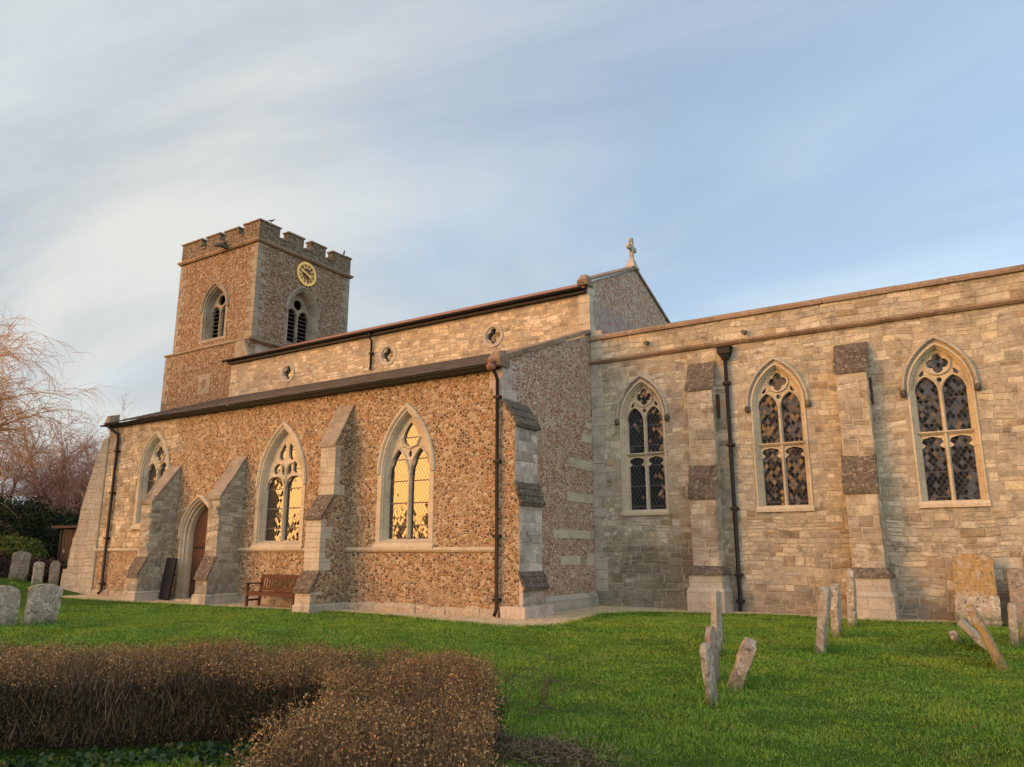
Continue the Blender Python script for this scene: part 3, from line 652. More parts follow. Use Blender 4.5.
# ---- door
DR = dict(cx=-23.2, hw=0.98, sill=0.0, spring=2.05, rise=1.43)
def church_door():
    fr = FA; A = lambda i: arch(DR['cx'], DR['hw'], 0.0, DR['spring'], DR['rise'], i, 0.0)
    w = MB(); loft(w, fr, [(A(0), -0.02), (A(0), 0.02), (A(0.10), 0.02), (A(0.12), -0.05), (A(0.17), -0.07), (A(0.18), -0.16), (A(0.23), -0.18), (A(0.25), -0.26), (A(0.26), -0.50)])
    dw = w.build('doorway', M['dressed'], CH)
    h = MB(); hood(h, fr, DR, 0.0, 0.11, 0.09); h.build('hood_mould', M['dressed'], dw)
    st = MB(); st.box(-24.0, -22.4, 15.95, 16.9, -0.02, 0.07); st.build('doorstep', M['ashlar_grey'], dw)
    d = MB(); l = A(0.23); plate(d, fr, l, [], -0.46, -0.36); dd = d.build('door', M['door_wood'], CH)
    for z in (0.65, 1.75):
        s = MB(); s.add([], []); a = DR['cx']
        s.prism([fr.P(a - 0.6, z - .035, -.365), fr.P(a - 0.6, z + .035, -.365), fr.P(a - 0.6, z + .035, -.345), fr.P(a - 0.6, z - .035, -.345)], [fr.P(a + 0.45, z - .01, -.365), fr.P(a + 0.45, z + .01, -.365), fr.P(a + 0.45, z + .01, -.345), fr.P(a + 0.45, z - .01, -.345)])
        s.build('strap_hinge', M['iron'], dd)
    s = MB(); s.tube([fr.P(DR['cx'] + 0.42 + .06 * math.cos(t), 1.15 + .06 * math.sin(t), -0.335) for t in [i * math.pi / 5 for i in range(11)]], 0.012, 6); s.build('handle', M['iron'], dd)
church_door()

# ---- walls
XW = -29.35
mb = MB()
holes = [arch(s['cx'], s['hw'], s['sill'], s['spring'], s['rise'], 0.1, 0.72) for s in AISLE]
dl = arch(DR['cx'], DR['hw'], 0, DR['spring'], DR['rise'], 0.07, 0)
dl = [(p[0], p[1] + 0.005 if i < 2 else p[1]) for i, p in enumerate(dl)]
poly_wall(mb, FA, [(XW, -0.3), (XE, -0.3), (XE, 6.5), (XW, 6.5)], holes + [dl])
# the door hole does not reach the ground line: close the sill below it
mb.build('aisle_wall', M['cobble'], CH, fix=False)
# squared rubble of the west bay, ragged where it meets the cobbles
st = MB()
ex = [arch(s['cx'], s['hw'], s['sill'], s['spring'], s['rise'], 0.0, 0.72) for s in AISLE]
rag = {}
def west_bay(u, v, rnd):
    lim = -25.15 + 0.35 * math.sin(v * 5) + (0.5 if v > 5.2 else 0) + rnd.uniform(-.3, .3)
    return u < lim
stones(st, FA, XW, -24.0, 1.78, 6.45, (0.13, 0.26), (0.22, 0.5), ex, 11, (0.003, 0.010), inside=west_bay)
st.build('wall_facing', M['clerestory_stones'], CH)
# plinth and string courses of the aisle
def sstring(mb, x0_, x1_, y, z, p_=0.09, h=0.13):
  rs = random.Random(int(abs(x0_) * 100)); x = x0_
  while x < x1_ - .01:
    x0 = x; x1 = min(x + rs.uniform(.45, .95), x1_); x = x1; x1 -= .006; p = p_ + rs.uniform(-.012, .008)
    mb.prism([(x0, y + 0.02, z - h * .5), (x0, y - p * .55, z - h * .5), (x0, y - p, z - h * .1), (x0, y - p, z + h * .12), (x0, y + 0.02, z + h * .55)], [(x1, y + 0.02, z - h * .5), (x1, y - p * .55, z - h * .5), (x1, y - p, z - h * .1), (x1, y - p, z + h * .12), (x1, y + 0.02, z + h * .55)])
for x0, x1 in ((XW, -25.08), (-20.95, -16.76), (-16.18, XE - 0.12)):
    mb = MB(); sstring(mb, x0, x1, YA, 1.68, 0.085, 0.13); mb.build('string_course', M['dressed'], CH)
for x0, x1 in ((XW, -25.08), (-20.95, -16.76), (-16.18, XE - 0.1)):
    mb = MB(); rp = random.Random(int(-x0 * 10)); xa = x0
    while xa < x1 - .02:
        xb = min(xa + rp.uniform(.35, .8), x1); p = rp.uniform(.04, .085); h = rp.uniform(.10, .17)
        sec = lambda u: [(u, YA + .02, -.2), (u, YA - p, -.2), (u, YA - p + .012, h), (u, YA - .012, h + rp.uniform(.06, .10)), (u, YA + .02, h + .1)]
        mb.prism(sec(xa + .004), sec(xb - .004)); xa = xb
    mb.build('plinth', M['plinth_stone'], CH)
# aisle east wall under the lean-to, and the nave gable
mb = MB(); poly_wall(mb, FE, [(YA, -0.3), (YC + .06, -0.3), (YC + .06, 8.60), (YA, 6.63)]); mb.build('aisle_end_wall', M['cobble_east'], CH, fix=False)
mb = MB(); poly_wall(mb, FE, [(YC, 8.3), (29.3, 8.3), (29.3, 10.6), (25.4, 12.12), (YC, 10.42)]); mb.build('nave_gable', M['cobble_east'], CH, fix=False)
mb = MB(); plate(mb, FE, [(YC + .03, 8.5), (25.2, 9.72), (25.2, 9.86), (21.95, 9.88), (YC + .35, 9.80), (YC + .03, 9.9)], [], -0.01, 0.009); mb.build('old_roof_mark', M['old_render'], CH)
# stone bands let into the east wall
mb = MB()
for y0, y1, z0, z1 in ((18.9, 21.45, 2.00, 2.24), (19.75, 21.45, 3.08, 3.34), (19.85, 21.45, 4.10, 4.38), (20.75, 21.45, 4.95, 5.22), (21.05, 21.45, 5.42, 5.62), (20.95, 21.45, 1.20, 1.56), (19.3, 20.5, 1.25, 1.5)):
    plate(mb, FE, [(y0, z0), (y1, z0), (y1, z1), (y0, z1)], [], -0.01, 0.012 + .004 * (z0 % .3))
mb.build('stone_band', M['dressed'], CH)
mb = MB(); mb.prism([(XE - .02, 17.9, -.2), (XE + .09, 17.9, -.2), (XE + .09, 17.9, .30), (XE, 17.9, .42)], [(XE - .02, 21.5, -.2), (XE + .09, 21.5, -.2), (XE + .09, 21.5, .30), (XE, 21.5, .42)]); mb.build('plinth', M['ashlar_grey'], CH)
# clerestory
mb = MB(); quats = [(-25.31, 9.14), (-19.58, 9.14), (-14.6, 9.14)]
poly_wall(mb, FC, [(-29.2, 8.1), (XE, 8.1), (XE, 10.2), (-29.2, 10.2)], [circ(x, z, 0.30, 20) for x, z in quats]); mb.build('nave_wall', M['mortar'], CH, fix=False)
st = MB(); stones(st, FC, -29.2, XE, 8.2, 10.15, (0.10, 0.19), (0.18, 0.45), [circ(x, z, 0.42, 16) for x, z in quats], 21, (0.003, 0.010)); st.build('wall_facing', M['clerestory_stones'], CH)
for i, (x, z) in enumerate(quats):
    w = MB(); k = 40; o = circ(x, z, 0.43, k, 1.0); loft(w, FC, [(o, -.02), (o, .035), (circ(x, z, .33, k), .035), (circ(x, z, .31, k), -.01)]); win = w.build('quatrefoil_window', M['ashlar_warm'], CH)
    t = MB(); plate(t, FC, circ(x, z, 0.32, k), [lobed(x, z, 0.32, 4, 0, 40)], -.2, -.01); t.build('tracery', M['ashlar_warm'], win)
    g = MB(); g.add([FC.P(*p, -.15) for p in circ(x, z, .32)], [tuple(range(24))]); g.build('glass', M['glass_gold' if i == 0 else 'glass_dark'], win, fix=False)
# chancel
XCE = 7.5
mb = MB(); poly_wall(mb, FC, [(XE, -0.3), (XCE, -0.3), (XCE, 8.45), (XE, 8.45)], [arch(s['cx'], s['hw'], s['sill'], s['spring'], s['rise'], 0.02, 0.7) for s in CHANC]); mb.build('chancel_wall', M['mortar'], CH, fix=False)
exC = [arch(s['cx'], s['hw'], s['sill'], s['spring'], s['rise'], -0.02, 0.7) for s in CHANC]
st = MB()
stones(st, FC, XE + .01, XCE, 0.0, 2.55, (0.10, 0.26), (0.18, 0.48), exC, 5, (0.006, 0.024), 0.012)
stones(st, FC, XE + .01, XCE, 2.55, 7.56, (0.10, 0.23), (0.16, 0.46), exC, 6, (0.003, 0.012), 0.007)
stones(st, FC, XE + .01, XCE, 7.69, 8.36, (0.16, 0.22), (0.25, 0.6), exC, 7, (0.005, 0.018), 0.010)
st.build('wall_facing', M['chancel_stones'], CH)
mb = MB(); sstring(mb, XE + .01, XCE, YC, 7.62, 0.13, 0.15); mb.build('string_course', M['coping'], CH)
mb = MB()
x = XE + .01; rnd = random.Random(3)
while x < XCE:
    l = rnd.uniform(0.7, 1.1); e_ = min(x + l, XCE); q = rnd.uniform(-.006, .006)
    sec = lambda u: [(u, YC + .45, 8.34), (u, YC - .09 + q, 8.34), (u, YC - .10 + q, 8.42), (u, YC - .05 + q, 8.50), (u, YC + .18, 8.58 + q), (u, YC + .45, 8.50)]
    mb.prism(sec(x + .004), sec(e_ - .004)); x = e_
mb.build('parapet_coping', M['coping'], CH)
mb = MB(); mb.add([(XE, YC + .2, 8.15), (XCE, YC + .2, 8.15), (XCE, 25.4, 8.75), (XE, 25.4, 8.75), (XE, 29.3, 8.15), (XCE, 29.3, 8.15)], [(0, 1, 2, 3), (3, 2, 5, 4)]); mb.build('chancel_roof', M['lead'], CH)
mb = MB(); mb.add([(XCE, YC, -.3), (XCE, 29.3, -.3), (XCE, 29.3, 8.5), (XCE, YC, 8.5)], [(0, 1, 2, 3)]); mb.build('chancel_end_wall', M['cobble_east'], CH)
for x_, z_ in ((-8.74, 7.98), (-5.73, 7.85)):
    mb = MB(); mb.tube([(x_, YC + .05, z_ + .02), (x_, YC - .22, z_ - .03)], [.075, .065], 8); mb.build('rain_spout', M['cap'], CH)
for x_ in (-6.62, -2.55):
    mb = MB(); mb.box(x_ - .035, x_ + .035, YC - .10, YC - .02, 5.42, 6.1); mb.build('iron_tie', M['rust'], CH)

# ---- buttresses: profile in (outward depth, height) pushed along the wall
def buttress(x0, x1, yw, prof, caps, mat, capmat, plinth=None, face=None):
    rj = random.Random(int(abs(x0) * 77))
    if face:
        top_ = max(z for d, z in prof); bd = [p for p in prof]
        def depth(v):
            best = 0
            for (da, za), (db, zb_) in zip(bd, bd[1:] + bd[:1]):
                if abs(zb_ - za) > 1e-6 and min(za, zb_) <= v <= max(za, zb_): best = max(best, da + (db - da) * (v - za) / (zb_ - za))
            return best
        st = MB(); hr, lr = ((.10, .20), (.18, .40)) if face[1] == 0 else ((.16, .30), (.28, .55))
        stones(st, Fr('E', x1), yw - bd[1][0] if bd[1][0] > .01 else yw - bd[2][0], yw, .02, top_, hr, lr, (), int(abs(x0) * 13), (.004, .016), .010, inside=lambda u, v, r_: (yw - u) < depth(v) - .07)
        for (da, za), (db, zb_) in zip(bd, bd[1:]):
            if abs(da - db) < .08 and da > .1 and zb_ - za > .3: stones(st, Fr('S', yw - da), x0, x1, max(za, .02), zb_ - .04, hr, lr, (), int(abs(x0) * 17), (.004, .016), .010)
        st_ = st
    mb = MB(); mb.prism([(x0, yw - d, z) for d, z in prof], [(x1, yw - d, z) for d, z in prof]); b = mb.build('buttress', mat, CH)
    if face: st_.build('wall_facing', M[face[0]], b)
    for ci, (d0, z0, d1, z1) in enumerate(caps):             # weathering slabs, laid as three overlapping courses
        c = MB(); nC = max(3, int(math.hypot(d0 - d1, z1 - z0) / .17))
        for i in range(nC):
            ta, tb = i / nC, (i + 1) / nC + 0.05
            A = (d0 + .05 + (d1 - d0 - .05) * ta, z0 + (z1 - z0) * ta); B = (d0 + .05 + (d1 - d0 - .05) * min(tb, 1), z0 + (z1 - z0) * min(tb, 1))
            up = 0.05 + rj.uniform(-.008, .014)
            sec = lambda u: [(u, yw - A[0], A[1] - .05), (u, yw - A[0], A[1] + up), (u, yw - B[0], B[1] + up * .8), (u, yw - B[0], B[1] - .05)]
            c.prism(sec(x0 - .035 - rj.uniform(0, .025)), sec(x1 + .035 + rj.uniform(0, .025)))
        c.build('weathering', M['cap'] if (face is None or face[1] == 0) and ci < len(caps) - 1 else capmat, b)
    if plinth:
        (d, z, e_) = plinth; c = MB()
        sec = lambda g, zz_: [(x0 - g, yw - d - g, zz_), (x1 + g, yw - d - g, zz_), (x1 + g, yw, zz_), (x0 - g, yw, zz_)]
        c.prism(sec(e_, -.2), sec(e_, z)); c.prism(sec(e_, z), sec(0.005, z + e_ * .9)); c.build('plinth', M['ashlar_grey'], b)
    return b
# aisle: west of the door, east of the door, between the windows
buttress(-25.08, -24.5, YA, [(0, -.2), (1.22, -.2), (1.22, .85), (0.95, 1.40), (0.95, 3.27), (0.0, 4.60)], [(1.22, .83, .95, 1.43), (0.95, 3.25, 0.02, 4.58)], M['ashlar_rubble'], M['cap_stone'], (1.22, 0.28, 0.06), ('buttress_stones', 0))
buttress(-21.5, -20.95, YA, [(0, -.2), (1.12, -.2), (1.12, .82), (0.88, 1.40), (0.88, 3.32), (0.0, 4.70)], [(1.12, .80, .88, 1.43), (0.88, 3.3, 0.02, 4.68)], M['ashlar_rubble'], M['cap_stone'], (1.12, 0.28, 0.06), ('buttress_stones', 0))
bc = buttress(-16.76, -16.18, YA, [(0, -.2), (1.30, -.2), (1.30, .57), (1.04, 1.05), (1.04, 2.56), (0.62, 3.16), (0.62, 4.70), (0.0, 5.92)], [(1.30, .55, 1.04, 1.08), (1.04, 2.54, 0.62, 3.19), (0.62, 4.68, 0.02, 5.9)], M['cobble'], M['cap_stone'], (1.30, 0.16, 0.05))
def front_quoins(x0, x1, yw, steps, parent, mat, seed=1):
    rnd = random.Random(seed); mb = MB()
    for d, z0, z1 in steps:
        z = z0
        while z < z1 - .05:
            h = rnd.uniform(.22, .36); h = min(h, z1 - z); r = rnd.choice((.20, .42))
            mb.box(x0 - .012, x1 + .012, yw - d - .012, yw - d + min(r, d), z + .006, z + h - .006); z += h
    mb.build('quoins', mat, parent)
front_quoins(-16.76, -16.18, YA, [(1.30, .2, .55), (1.04, 1.1, 2.52), (0.62, 3.22, 4.68)], bc, M['ashlar'])
# chancel
for x0, x1 in ((-7.42, -6.68), (-3.32, -2.58)):
    b = buttress(x0, x1, YC, [(0, -.2), (0.66, -.2), (0.66, 1.14), (0.60, 1.2), (0.60, 3.12), (0.42, 4.0), (0.42, 6.28), (0.0, 7.08)], [(0.60, 3.1, .42, 4.02), (0.42, 6.26, 0.05, 7.06)], M['ashlar_warm'], M['cap'], None, ('warm_stones', 1))
    c = MB(); ring = lambda g, d, z: [(x0 - g, YC - d, z), (x1 + g, YC - d, z), (x1 + g, YC, z), (x0 - g, YC, z)]
    c.prism(ring(.15, .82, -.2), ring(.15, .82, .58)); c.prism(ring(.15, .82, .58), ring(.09, .76, .66)); c.prism(ring(.09, .76, .66), ring(.09, .76, 1.0)); c.build('plinth', M['ashlar_grey'], b)
    c = MB(); c.prism(ring(.14, .82, 1.0), ring(.14, .82, 1.06)); c.prism(ring(.14, .82, 1.06), ring(.0, .64, 1.24)); c.build('weathering', M['cap'], b)
# shallow buttress of the aisle's south-east corner, standing out to the east
b = MB(); prof = [(0, -.2), (0.60, -.2), (0.60, .75), (0.50, 1.05), (0.50, 2.85), (0.38, 3.3), (0.38, 4.9), (0.0, 5.55)]
b.prism([(XE + d, YA + .002, z) for d, z in prof], [(XE + d, YA + 1.12, z) for d, z in prof]); cb = b.build('buttress', M['ashlar_pale'], CH)
for (d0, z0, d1, z1) in ((.60, .72, .50, 1.1), (.50, 2.82, .38, 3.35), (.38, 4.85, .05, 5.5)):
    c = MB()
    for i in range(3):
        t0, t1 = i / 3, (i + 1) / 3 + .04
        A = (d0 + .07 + (d1 - d0 - .07) * t0, z0 + (z1 - z0) * t0); B = (d0 + .07 + (d1 - d0 - .07) * t1, z0 + (z1 - z0) * t1)
        sec = lambda y: [(XE + A[0], y, A[1] - .05), (XE + A[0] + .03, y, A[1] + .05), (XE + B[0], y, B[1] + .04), (XE + B[0], y, B[1] - .06)]
        c.prism(sec(YA - .05), sec(YA + 1.17))
    c.build('weathering', M['cap'], cb)
c = MB(); c.prism([(XE, YA - .10, -.2), (XE + .72, YA - .10, -.2), (XE + .72, YA + 1.3, -.2), (XE, YA + 1.3, -.2)], [(XE, YA - .10, .30), (XE + .72, YA - .10, .30), (XE + .72, YA + 1.3, .30), (XE, YA + 1.3, .30)]); c.build('plinth', M['ashlar_pale'], cb)
c = MB(); z = 5.0; rnd = random.Random(9)
for d, z0, z1 in ((.50, 1.1, 2.85), (.38, 3.3, 4.85)):
    pass
c = MB(); c.prism([(XE - .33, YA - .012, 0.3), (XE + .50, YA - .012, 0.3), (XE + .50, YA + .0, 0.3), (XE - .33, YA + .0, 0.3)], [(XE - .10, YA - .012, 5.4), (XE + .08, YA - .012, 5.4), (XE + .08, YA, 5.4), (XE - .10, YA, 5.4)])
c = MB(); poly_wall(c, FA, [(XE + .01, .31), (XE + .49, .31), (XE + .49, 2.83), (XE + .37, 3.28), (XE + .37, 4.83), (XE + .02, 5.45)], [], 0.004); c.build('cobble_facing', M['cobble'], cb)
st = MB()
for d, z0, z1 in ((.60, .32, .72), (.50, 1.08, 2.80), (.38, 3.34, 4.85)): stones(st, Fr('E', XE + d), YA + .01, YA + 1.11, z0, z1, (.2, .34), (.3, .7), (), int(z0 * 10) + 3, (.004, .014), .010)
st.build('wall_facing', M['pale_stones'], cb)
# quoins at the top of that corner
c = MB(); rnd = random.Random(2); z = 5.5
while z < 6.5:
    h = min(rnd.uniform(.25, .36), 6.56 - z); a = rnd.choice((.28, .42)); c.box(XE - a, XE + .014, YA - .014, YA + (.7 - a) * 1.6, z + .005, z + h - .005); z += h
c.build('quoins', M['ashlar_pale'], CH)
c = MB(); z = 8.66
while z < 10.3:
    h = rnd.uniform(.28, .36); a = rnd.choice((.25, .4)); c.box(XE - a, XE + .014, YC - .028, YC + (.65 - a), z + .005, min(z + h, 10.35) - .005); z += h
c.build('quoins', M['ashlar'], CH)
c = MB(); z = .45
while z < 8.4:
    h = rnd.uniform(.24, .36); a = rnd.choice((.25, .42)); c.box(XE + .013, XE + a, YC - .030, YC, z + .005, z + h - .005); z += h
c.build('quoins', M['ashlar_grey'], CH)
# battered raking buttress on the west end
pf = [(-29.3, 6.0), (-29.62, 5.95), (-30.05, 5.1), (-30.3, 4.5), (-30.72, 3.3), (-30.8, 2.6), (-31.15, 1.7), (-31.2, 1.0), (-31.55, .75), (-31.6, -.3), (-29.3, -.3)]
mb = MB(); mb.prism([(x_, YA - .05, z_) for x_, z_ in pf], [(x_, YA + .95, z_) for x_, z_ in pf]); wb = mb.build('buttress', M['mortar'], CH)
st = MB(); fw = Fr('S', YA - .05)
def wedge(u, v, rnd):
    for (a, b), (c, d) in zip(pf[1:-2], pf[2:-1]):
        if d <= v <= b: lim = a + (c - a) * (b - v) / max(b - d, 1e-3); return u > lim + .12
    return False
stones(st, fw, -31.7, -29.32, -.05, 5.95, (.15, .28), (.22, .5), (), 31, (.008, .02), inside=wedge); st.build('wall_facing', M['ashlar_grey'], wb)
mb = MB(); mb.box(XW - .02, XW + .75, YA - .03, YA + .1, 6.0, 6.5)
mb = MB(); mb.add([(XW, YA, -.3), (XW, YC, -.3), (XW, YC, 8.5), (XW, YA, 6.5)], [(0, 1, 2, 3)]); mb.build('aisle_west_wall', M['cobble'], CH)
mb = MB(); mb.prism([(XW - .16, YA - .22, 6.42), (XW + .2, YA - .22, 6.42), (XW + .2, YA + .2, 6.42), (XW - .16, YA + .2, 6.42)], [(XW - .10, YA - .12, 6.85), (XW + .12, YA - .12, 6.85), (XW + .12, YA + .25, 6.95), (XW - .10, YA + .25, 6.95)]); mb.build('kneeler', M['coping'], CH)

# ---- roofs, gutters, pipes
mb = MB(); y0, z0, y1, z1 = YA - .28, 6.50, YC - .01, 8.48; nrow = 21
for i in range(nrow):
    ta, tb = i / nrow, (i + 1) / nrow; lift = .034
    A = (y0 + (y1 - y0) * ta, z0 + (z1 - z0) * ta + lift); B = (y0 + (y1 - y0) * tb, z0 + (z1 - z0) * tb)
    mb.add([(XW - .08, A[0], A[1]), (XE - .05, A[0], A[1]), (XE - .05, B[0], B[1]), (XW - .08, B[0], B[1]), (XW - .08, A[0], A[1] - .03), (XE - .05, A[0], A[1] - .03)], [(0, 1, 2, 3), (4, 5, 1, 0)])
ar = mb.build('aisle_roof', M['slate'], CH, fix=False)
mb = MB(); mb.box(XW - .05, XE - .1, YA - .10, YA - .005, 6.36, 6.48); mb.build('fascia', M['iron'], ar)
def gutter(x0, x1, y, z, r, mat, parent):
    g = MB(); k = 9; ang = [math.pi + math.pi * i / (k - 1) for i in range(k)]
    o = [(y + r * math.cos(a), z + r * math.sin(a)) for a in ang]; i_ = [(y + r * .85 * math.cos(a), z + r * .85 * math.sin(a)) for a in ang][::-1]
    l = o + i_; g.prism([(x0, a, b) for a, b in l], [(x1, a, b) for a, b in l]); return g.build('gutter', mat, parent)
gutter(XW - .15, XE - .15, YA - .30, 6.45, .055, M['iron'], ar)
mb = MB()                                     # verge coping at the east end of the lean-to
sec = lambda y, z: [(XE - .25, y, z), (XE + .06, y, z), (XE + .06, y, z + .13), (XE - .25, y, z + .15)]
mb.prism(sec(YA - .18, 6.56), sec(YC - .04, 8.62)); mb.build('verge_coping', M['coping'], CH)
mb = MB()                                     # carved kneeler at its foot
mb.prism([(XE - .32, YA - .20, 6.42), (XE + .05, YA - .20, 6.42), (XE + .05, YA + .22, 6.42), (XE - .32, YA + .22, 6.42)], [(XE - .36, YA - .30, 6.60), (XE + .09, YA - .30, 6.60), (XE + .09, YA + .22, 6.60), (XE - .36, YA + .22, 6.60)])
mb.prism([(XE - .33, YA - .27, 6.60), (XE + .06, YA - .27, 6.60), (XE + .06, YA + .22, 6.60), (XE - .33, YA + .22, 6.60)], [(XE - .24, YA - .16, 6.84), (XE - .03, YA - .16, 6.84), (XE - .03, YA + .15, 6.92), (XE - .24, YA + .15, 6.92)])
mb.build('kneeler', M['coping'], CH)
mb = MB(); vs = []
mb.tube([(XE - .14, YA - .24, 6.40), (XE - .14, YA - .40, 6.36), (XE - .14, YA - .46, 6.40), (XE - .14, YA - .47, 6.47)], [.09, .11, .08, .02], 8); mb.build('carved_head', M['terracotta'], CH, smooth=True)
mb = MB(); mb.add([(-29.35, YC - .22, 10.22), (XE - .05, YC - .22, 10.22), (XE - .05, 25.4, 12.02), (-29.35, 25.4, 12.02), (-29.35, 29.5, 10.4), (XE - .05, 29.5, 10.4), (-29.35, YC - .22, 10.17), (XE - .05, YC - .22, 10.17), (-29.35, YC, 10.17), (XE - .05, YC, 10.17)], [(0, 1, 2, 3), (3, 2, 5, 4), (6, 7, 1, 0), (6, 8, 9, 7)])
nr = mb.build('nave_roof', M['terracotta'], CH)
mb = MB(); mb.box(-29.3, XE - .08, YC - .17, YC - .004, 10.02, 10.165); mb.build('fascia', M['iron'], nr)
gutter(-29.5, XE - .1, YC - .26, 10.2, .085, M['iron_brown'], nr)
mb = MB(); rnd = random.Random(8)
sec = lambda y, z: [(XE - .3, y, z), (XE + .07, y, z), (XE + .07, y, z + .10), (XE - .12, y, z + .17), (XE - .3, y, z + .10)]
for (ya, za), (yb, zb) in (((YC - .06, 10.42), (25.4, 12.12)), ((25.4, 12.12), (29.35, 10.58))):
    for i in range(5):
        t0, t1 = i / 5, (i + 1) / 5; g = .003 if ya < 25 else -.003
        mb.prism(sec(ya + (yb - ya) * t0 + .004, za + (zb - za) * t0), sec(ya + (yb - ya) * t1 - .004, za + (zb - za) * t1))
mb.build('gable_coping', M['coping'], CH)
mb = MB(); mb.prism([(XE - .3, YC - .28, 10.25), (XE + .06, YC - .28, 10.25), (XE + .06, YC + .2, 10.25), (XE - .3, YC + .2, 10.25)], [(XE - .28, YC - .34, 10.42), (XE + .08, YC - .34, 10.42), (XE + .08, YC + .2, 10.42), (XE - .28, YC + .2, 10.42)])
mb.prism([(XE - .27, YC - .30, 10.42), (XE + .05, YC - .30, 10.42), (XE + .05, YC + .1, 10.42), (XE - .27, YC + .1, 10.42)], [(XE - .20, YC - .20, 10.62), (XE - .02, YC - .20, 10.62), (XE - .02, YC + .02, 10.66), (XE - .20, YC + .02, 10.66)]); mb.build('kneeler', M['coping'], CH)
# gable cross
def gable_cross():
    mb = MB(); x, y = XE - .1, 25.4
    mb.prism([(x - .2, y - .28, 12.15), (x + .2, y - .28, 12.15), (x + .2, y + .28, 12.15), (x - .2, y + .28, 12.15)], [(x - .09, y - .10, 12.52), (x + .09, y - .10, 12.52), (x + .09, y + .10, 12.52), (x - .09, y + .10, 12.52)])
    mb.box(x - .065, x + .065, y - .07, y + .07, 12.52, 13.32)
    mb.box(x - .06, x + .06, y - .27, y + .27, 12.92, 13.08)
    for a, b in ((y - .27, 13.0), (y + .27, 13.0), (y, 13.32)):
        mb.prism([(x - .055, a + .11 * math.cos(t), b + .11 * math.sin(t)) for t in [i * math.pi / 5 for i in range(10)]], [(x + .055, a + .11 * math.cos(t), b + .11 * math.sin(t)) for t in [i * math.pi / 5 for i in range(10)]])
    ring = [i * math.pi / 8 for i in range(17)]
    mb.tube([(x, y + .17 * math.cos(t), 13.0 + .17 * math.sin(t)) for t in ring], .035, 6)
    mb.build('gable_cross', M['ashlar_grey'], CH)
gable_cross()
# downpipes
def downpipe(pts, r, mat, brackets, hopper=None, shoe=True):
    mb = MB(); mb.tube(pts, r, 10); p = mb.build('downpipe', mat, CH, smooth=True)
    for (x, y, z) in brackets:
        b = MB(); b.box(x - r * 1.9, x + r * 1.9, y - r * 1.25, y + r * 1.9, z - .035, z + .035); b.build('bracket', mat, p)
    if hopper:
        x, y, z = hopper; b = MB(); q = lambda a, c, zz_: [(x - a, y - c, zz_), (x + a, y - c, zz_), (x + a, y + .1, zz_), (x - a, y + .1, zz_)]
        b.prism(q(.08, .07, z - .28), q(.15, .13, z - .12)); b.prism(q(.18, .16, z - .12), q(.19, .17, z + .06)); b.prism(q(.22, .2, z + .06), q(.22, .2, z + .10)); b.build('hopper', mat, p)
yp = YA - .10
downpipe([(-10.86, YA - .28, 6.47), (-10.86, YA - .27, 6.30), (-10.86, yp, 6.08), (-10.86, yp, .22), (-10.86, yp - .10, .08)], .05, M['iron_brown'], [(-10.86, yp, z) for z in (5.6, 3.9, 2.0, .45)])
downpipe([(-28.95, YA - .28, 6.47), (-28.95, YA - .27, 6.33), (-28.6, yp, 6.05), (-28.55, yp, 5.8), (-28.55, yp, .22), (-28.55, yp - .10, .08)], .055, M['iron_brown'], [(-28.55, yp, z) for z in (5.4, 3.8, 2.1, .45)])
downpipe([(-6.32, YC - .12, 7.2), (-6.32, YC - .12, .22), (-6.32, YC - .22, .06)], .055, M['iron'], [(-6.32, YC - .12, z) for z in (6.4, 4.6, 2.8, 1.0, .3)], (-6.32, YC - .12, 7.38))
downpipe([(-20.4, YC - .25, 10.15), (-20.4, YC - .24, 9.98), (-20.4, YC - .09, 9.8), (-20.4, YC - .09, 8.62)], .045, M['iron_brown'], [(-20.4, YC - .09, 9.3)])

# ---- tower
TX0, TX1, TY0, TY1 = -35.0, -28.88, 22.22, 28.36
FTS, FTE = Fr('S', TY0), Fr('E', TX1)
BS = dict(cx=-31.85, hw=1.05, sill=11.72, spring=13.35, rise=1.42); BE = dict(cx=25.2, hw=1.08, sill=11.6, spring=13.35, rise=1.50)
mb = MB(); H_ = lambda s: [arch(s['cx'], s['hw'], s['sill'], s['spring'], s['rise'], .05, 1)]
poly_wall(mb, FTS, [(TX0, 11.3), (TX1, 11.3), (TX1, 16.9), (TX0, 16.9)], H_(BS)); poly_wall(mb, FTE, [(TY0, 11.3), (TY1, 11.3), (TY1, 16.9), (TY0, 16.9)], H_(BE))
mb.add([(TX0, TY0, 11.3), (TX0, TY1, 11.3), (TX0, TY1, 16.9), (TX0, TY0, 16.9)], [(0, 3, 2, 1)]); mb.add([(TX0, TY1, 11.3), (TX1, TY1, 11.3), (TX1, TY1, 16.9), (TX0, TY1, 16.9)], [(0, 3, 2, 1)])
g = .22
mb.add([(TX0 - g, TY0 - g, -.3), (TX1 + g - .1, TY0 - g, -.3), (TX1 + g - .1, TY1 + g, -.3), (TX0 - g, TY1 + g, -.3), (TX0 - g, TY0 - g, 11.32), (TX1 + g - .1, TY0 - g, 11.32), (TX1 + g - .1, TY1 + g, 11.32), (TX0 - g, TY1 + g, 11.32)], [(0, 1, 5, 4), (1, 2, 6, 5), (2, 3, 7, 6), (3, 0, 4, 7)])
mb.build('tower_wall', M['cobble_tower'], CH, fix=False)
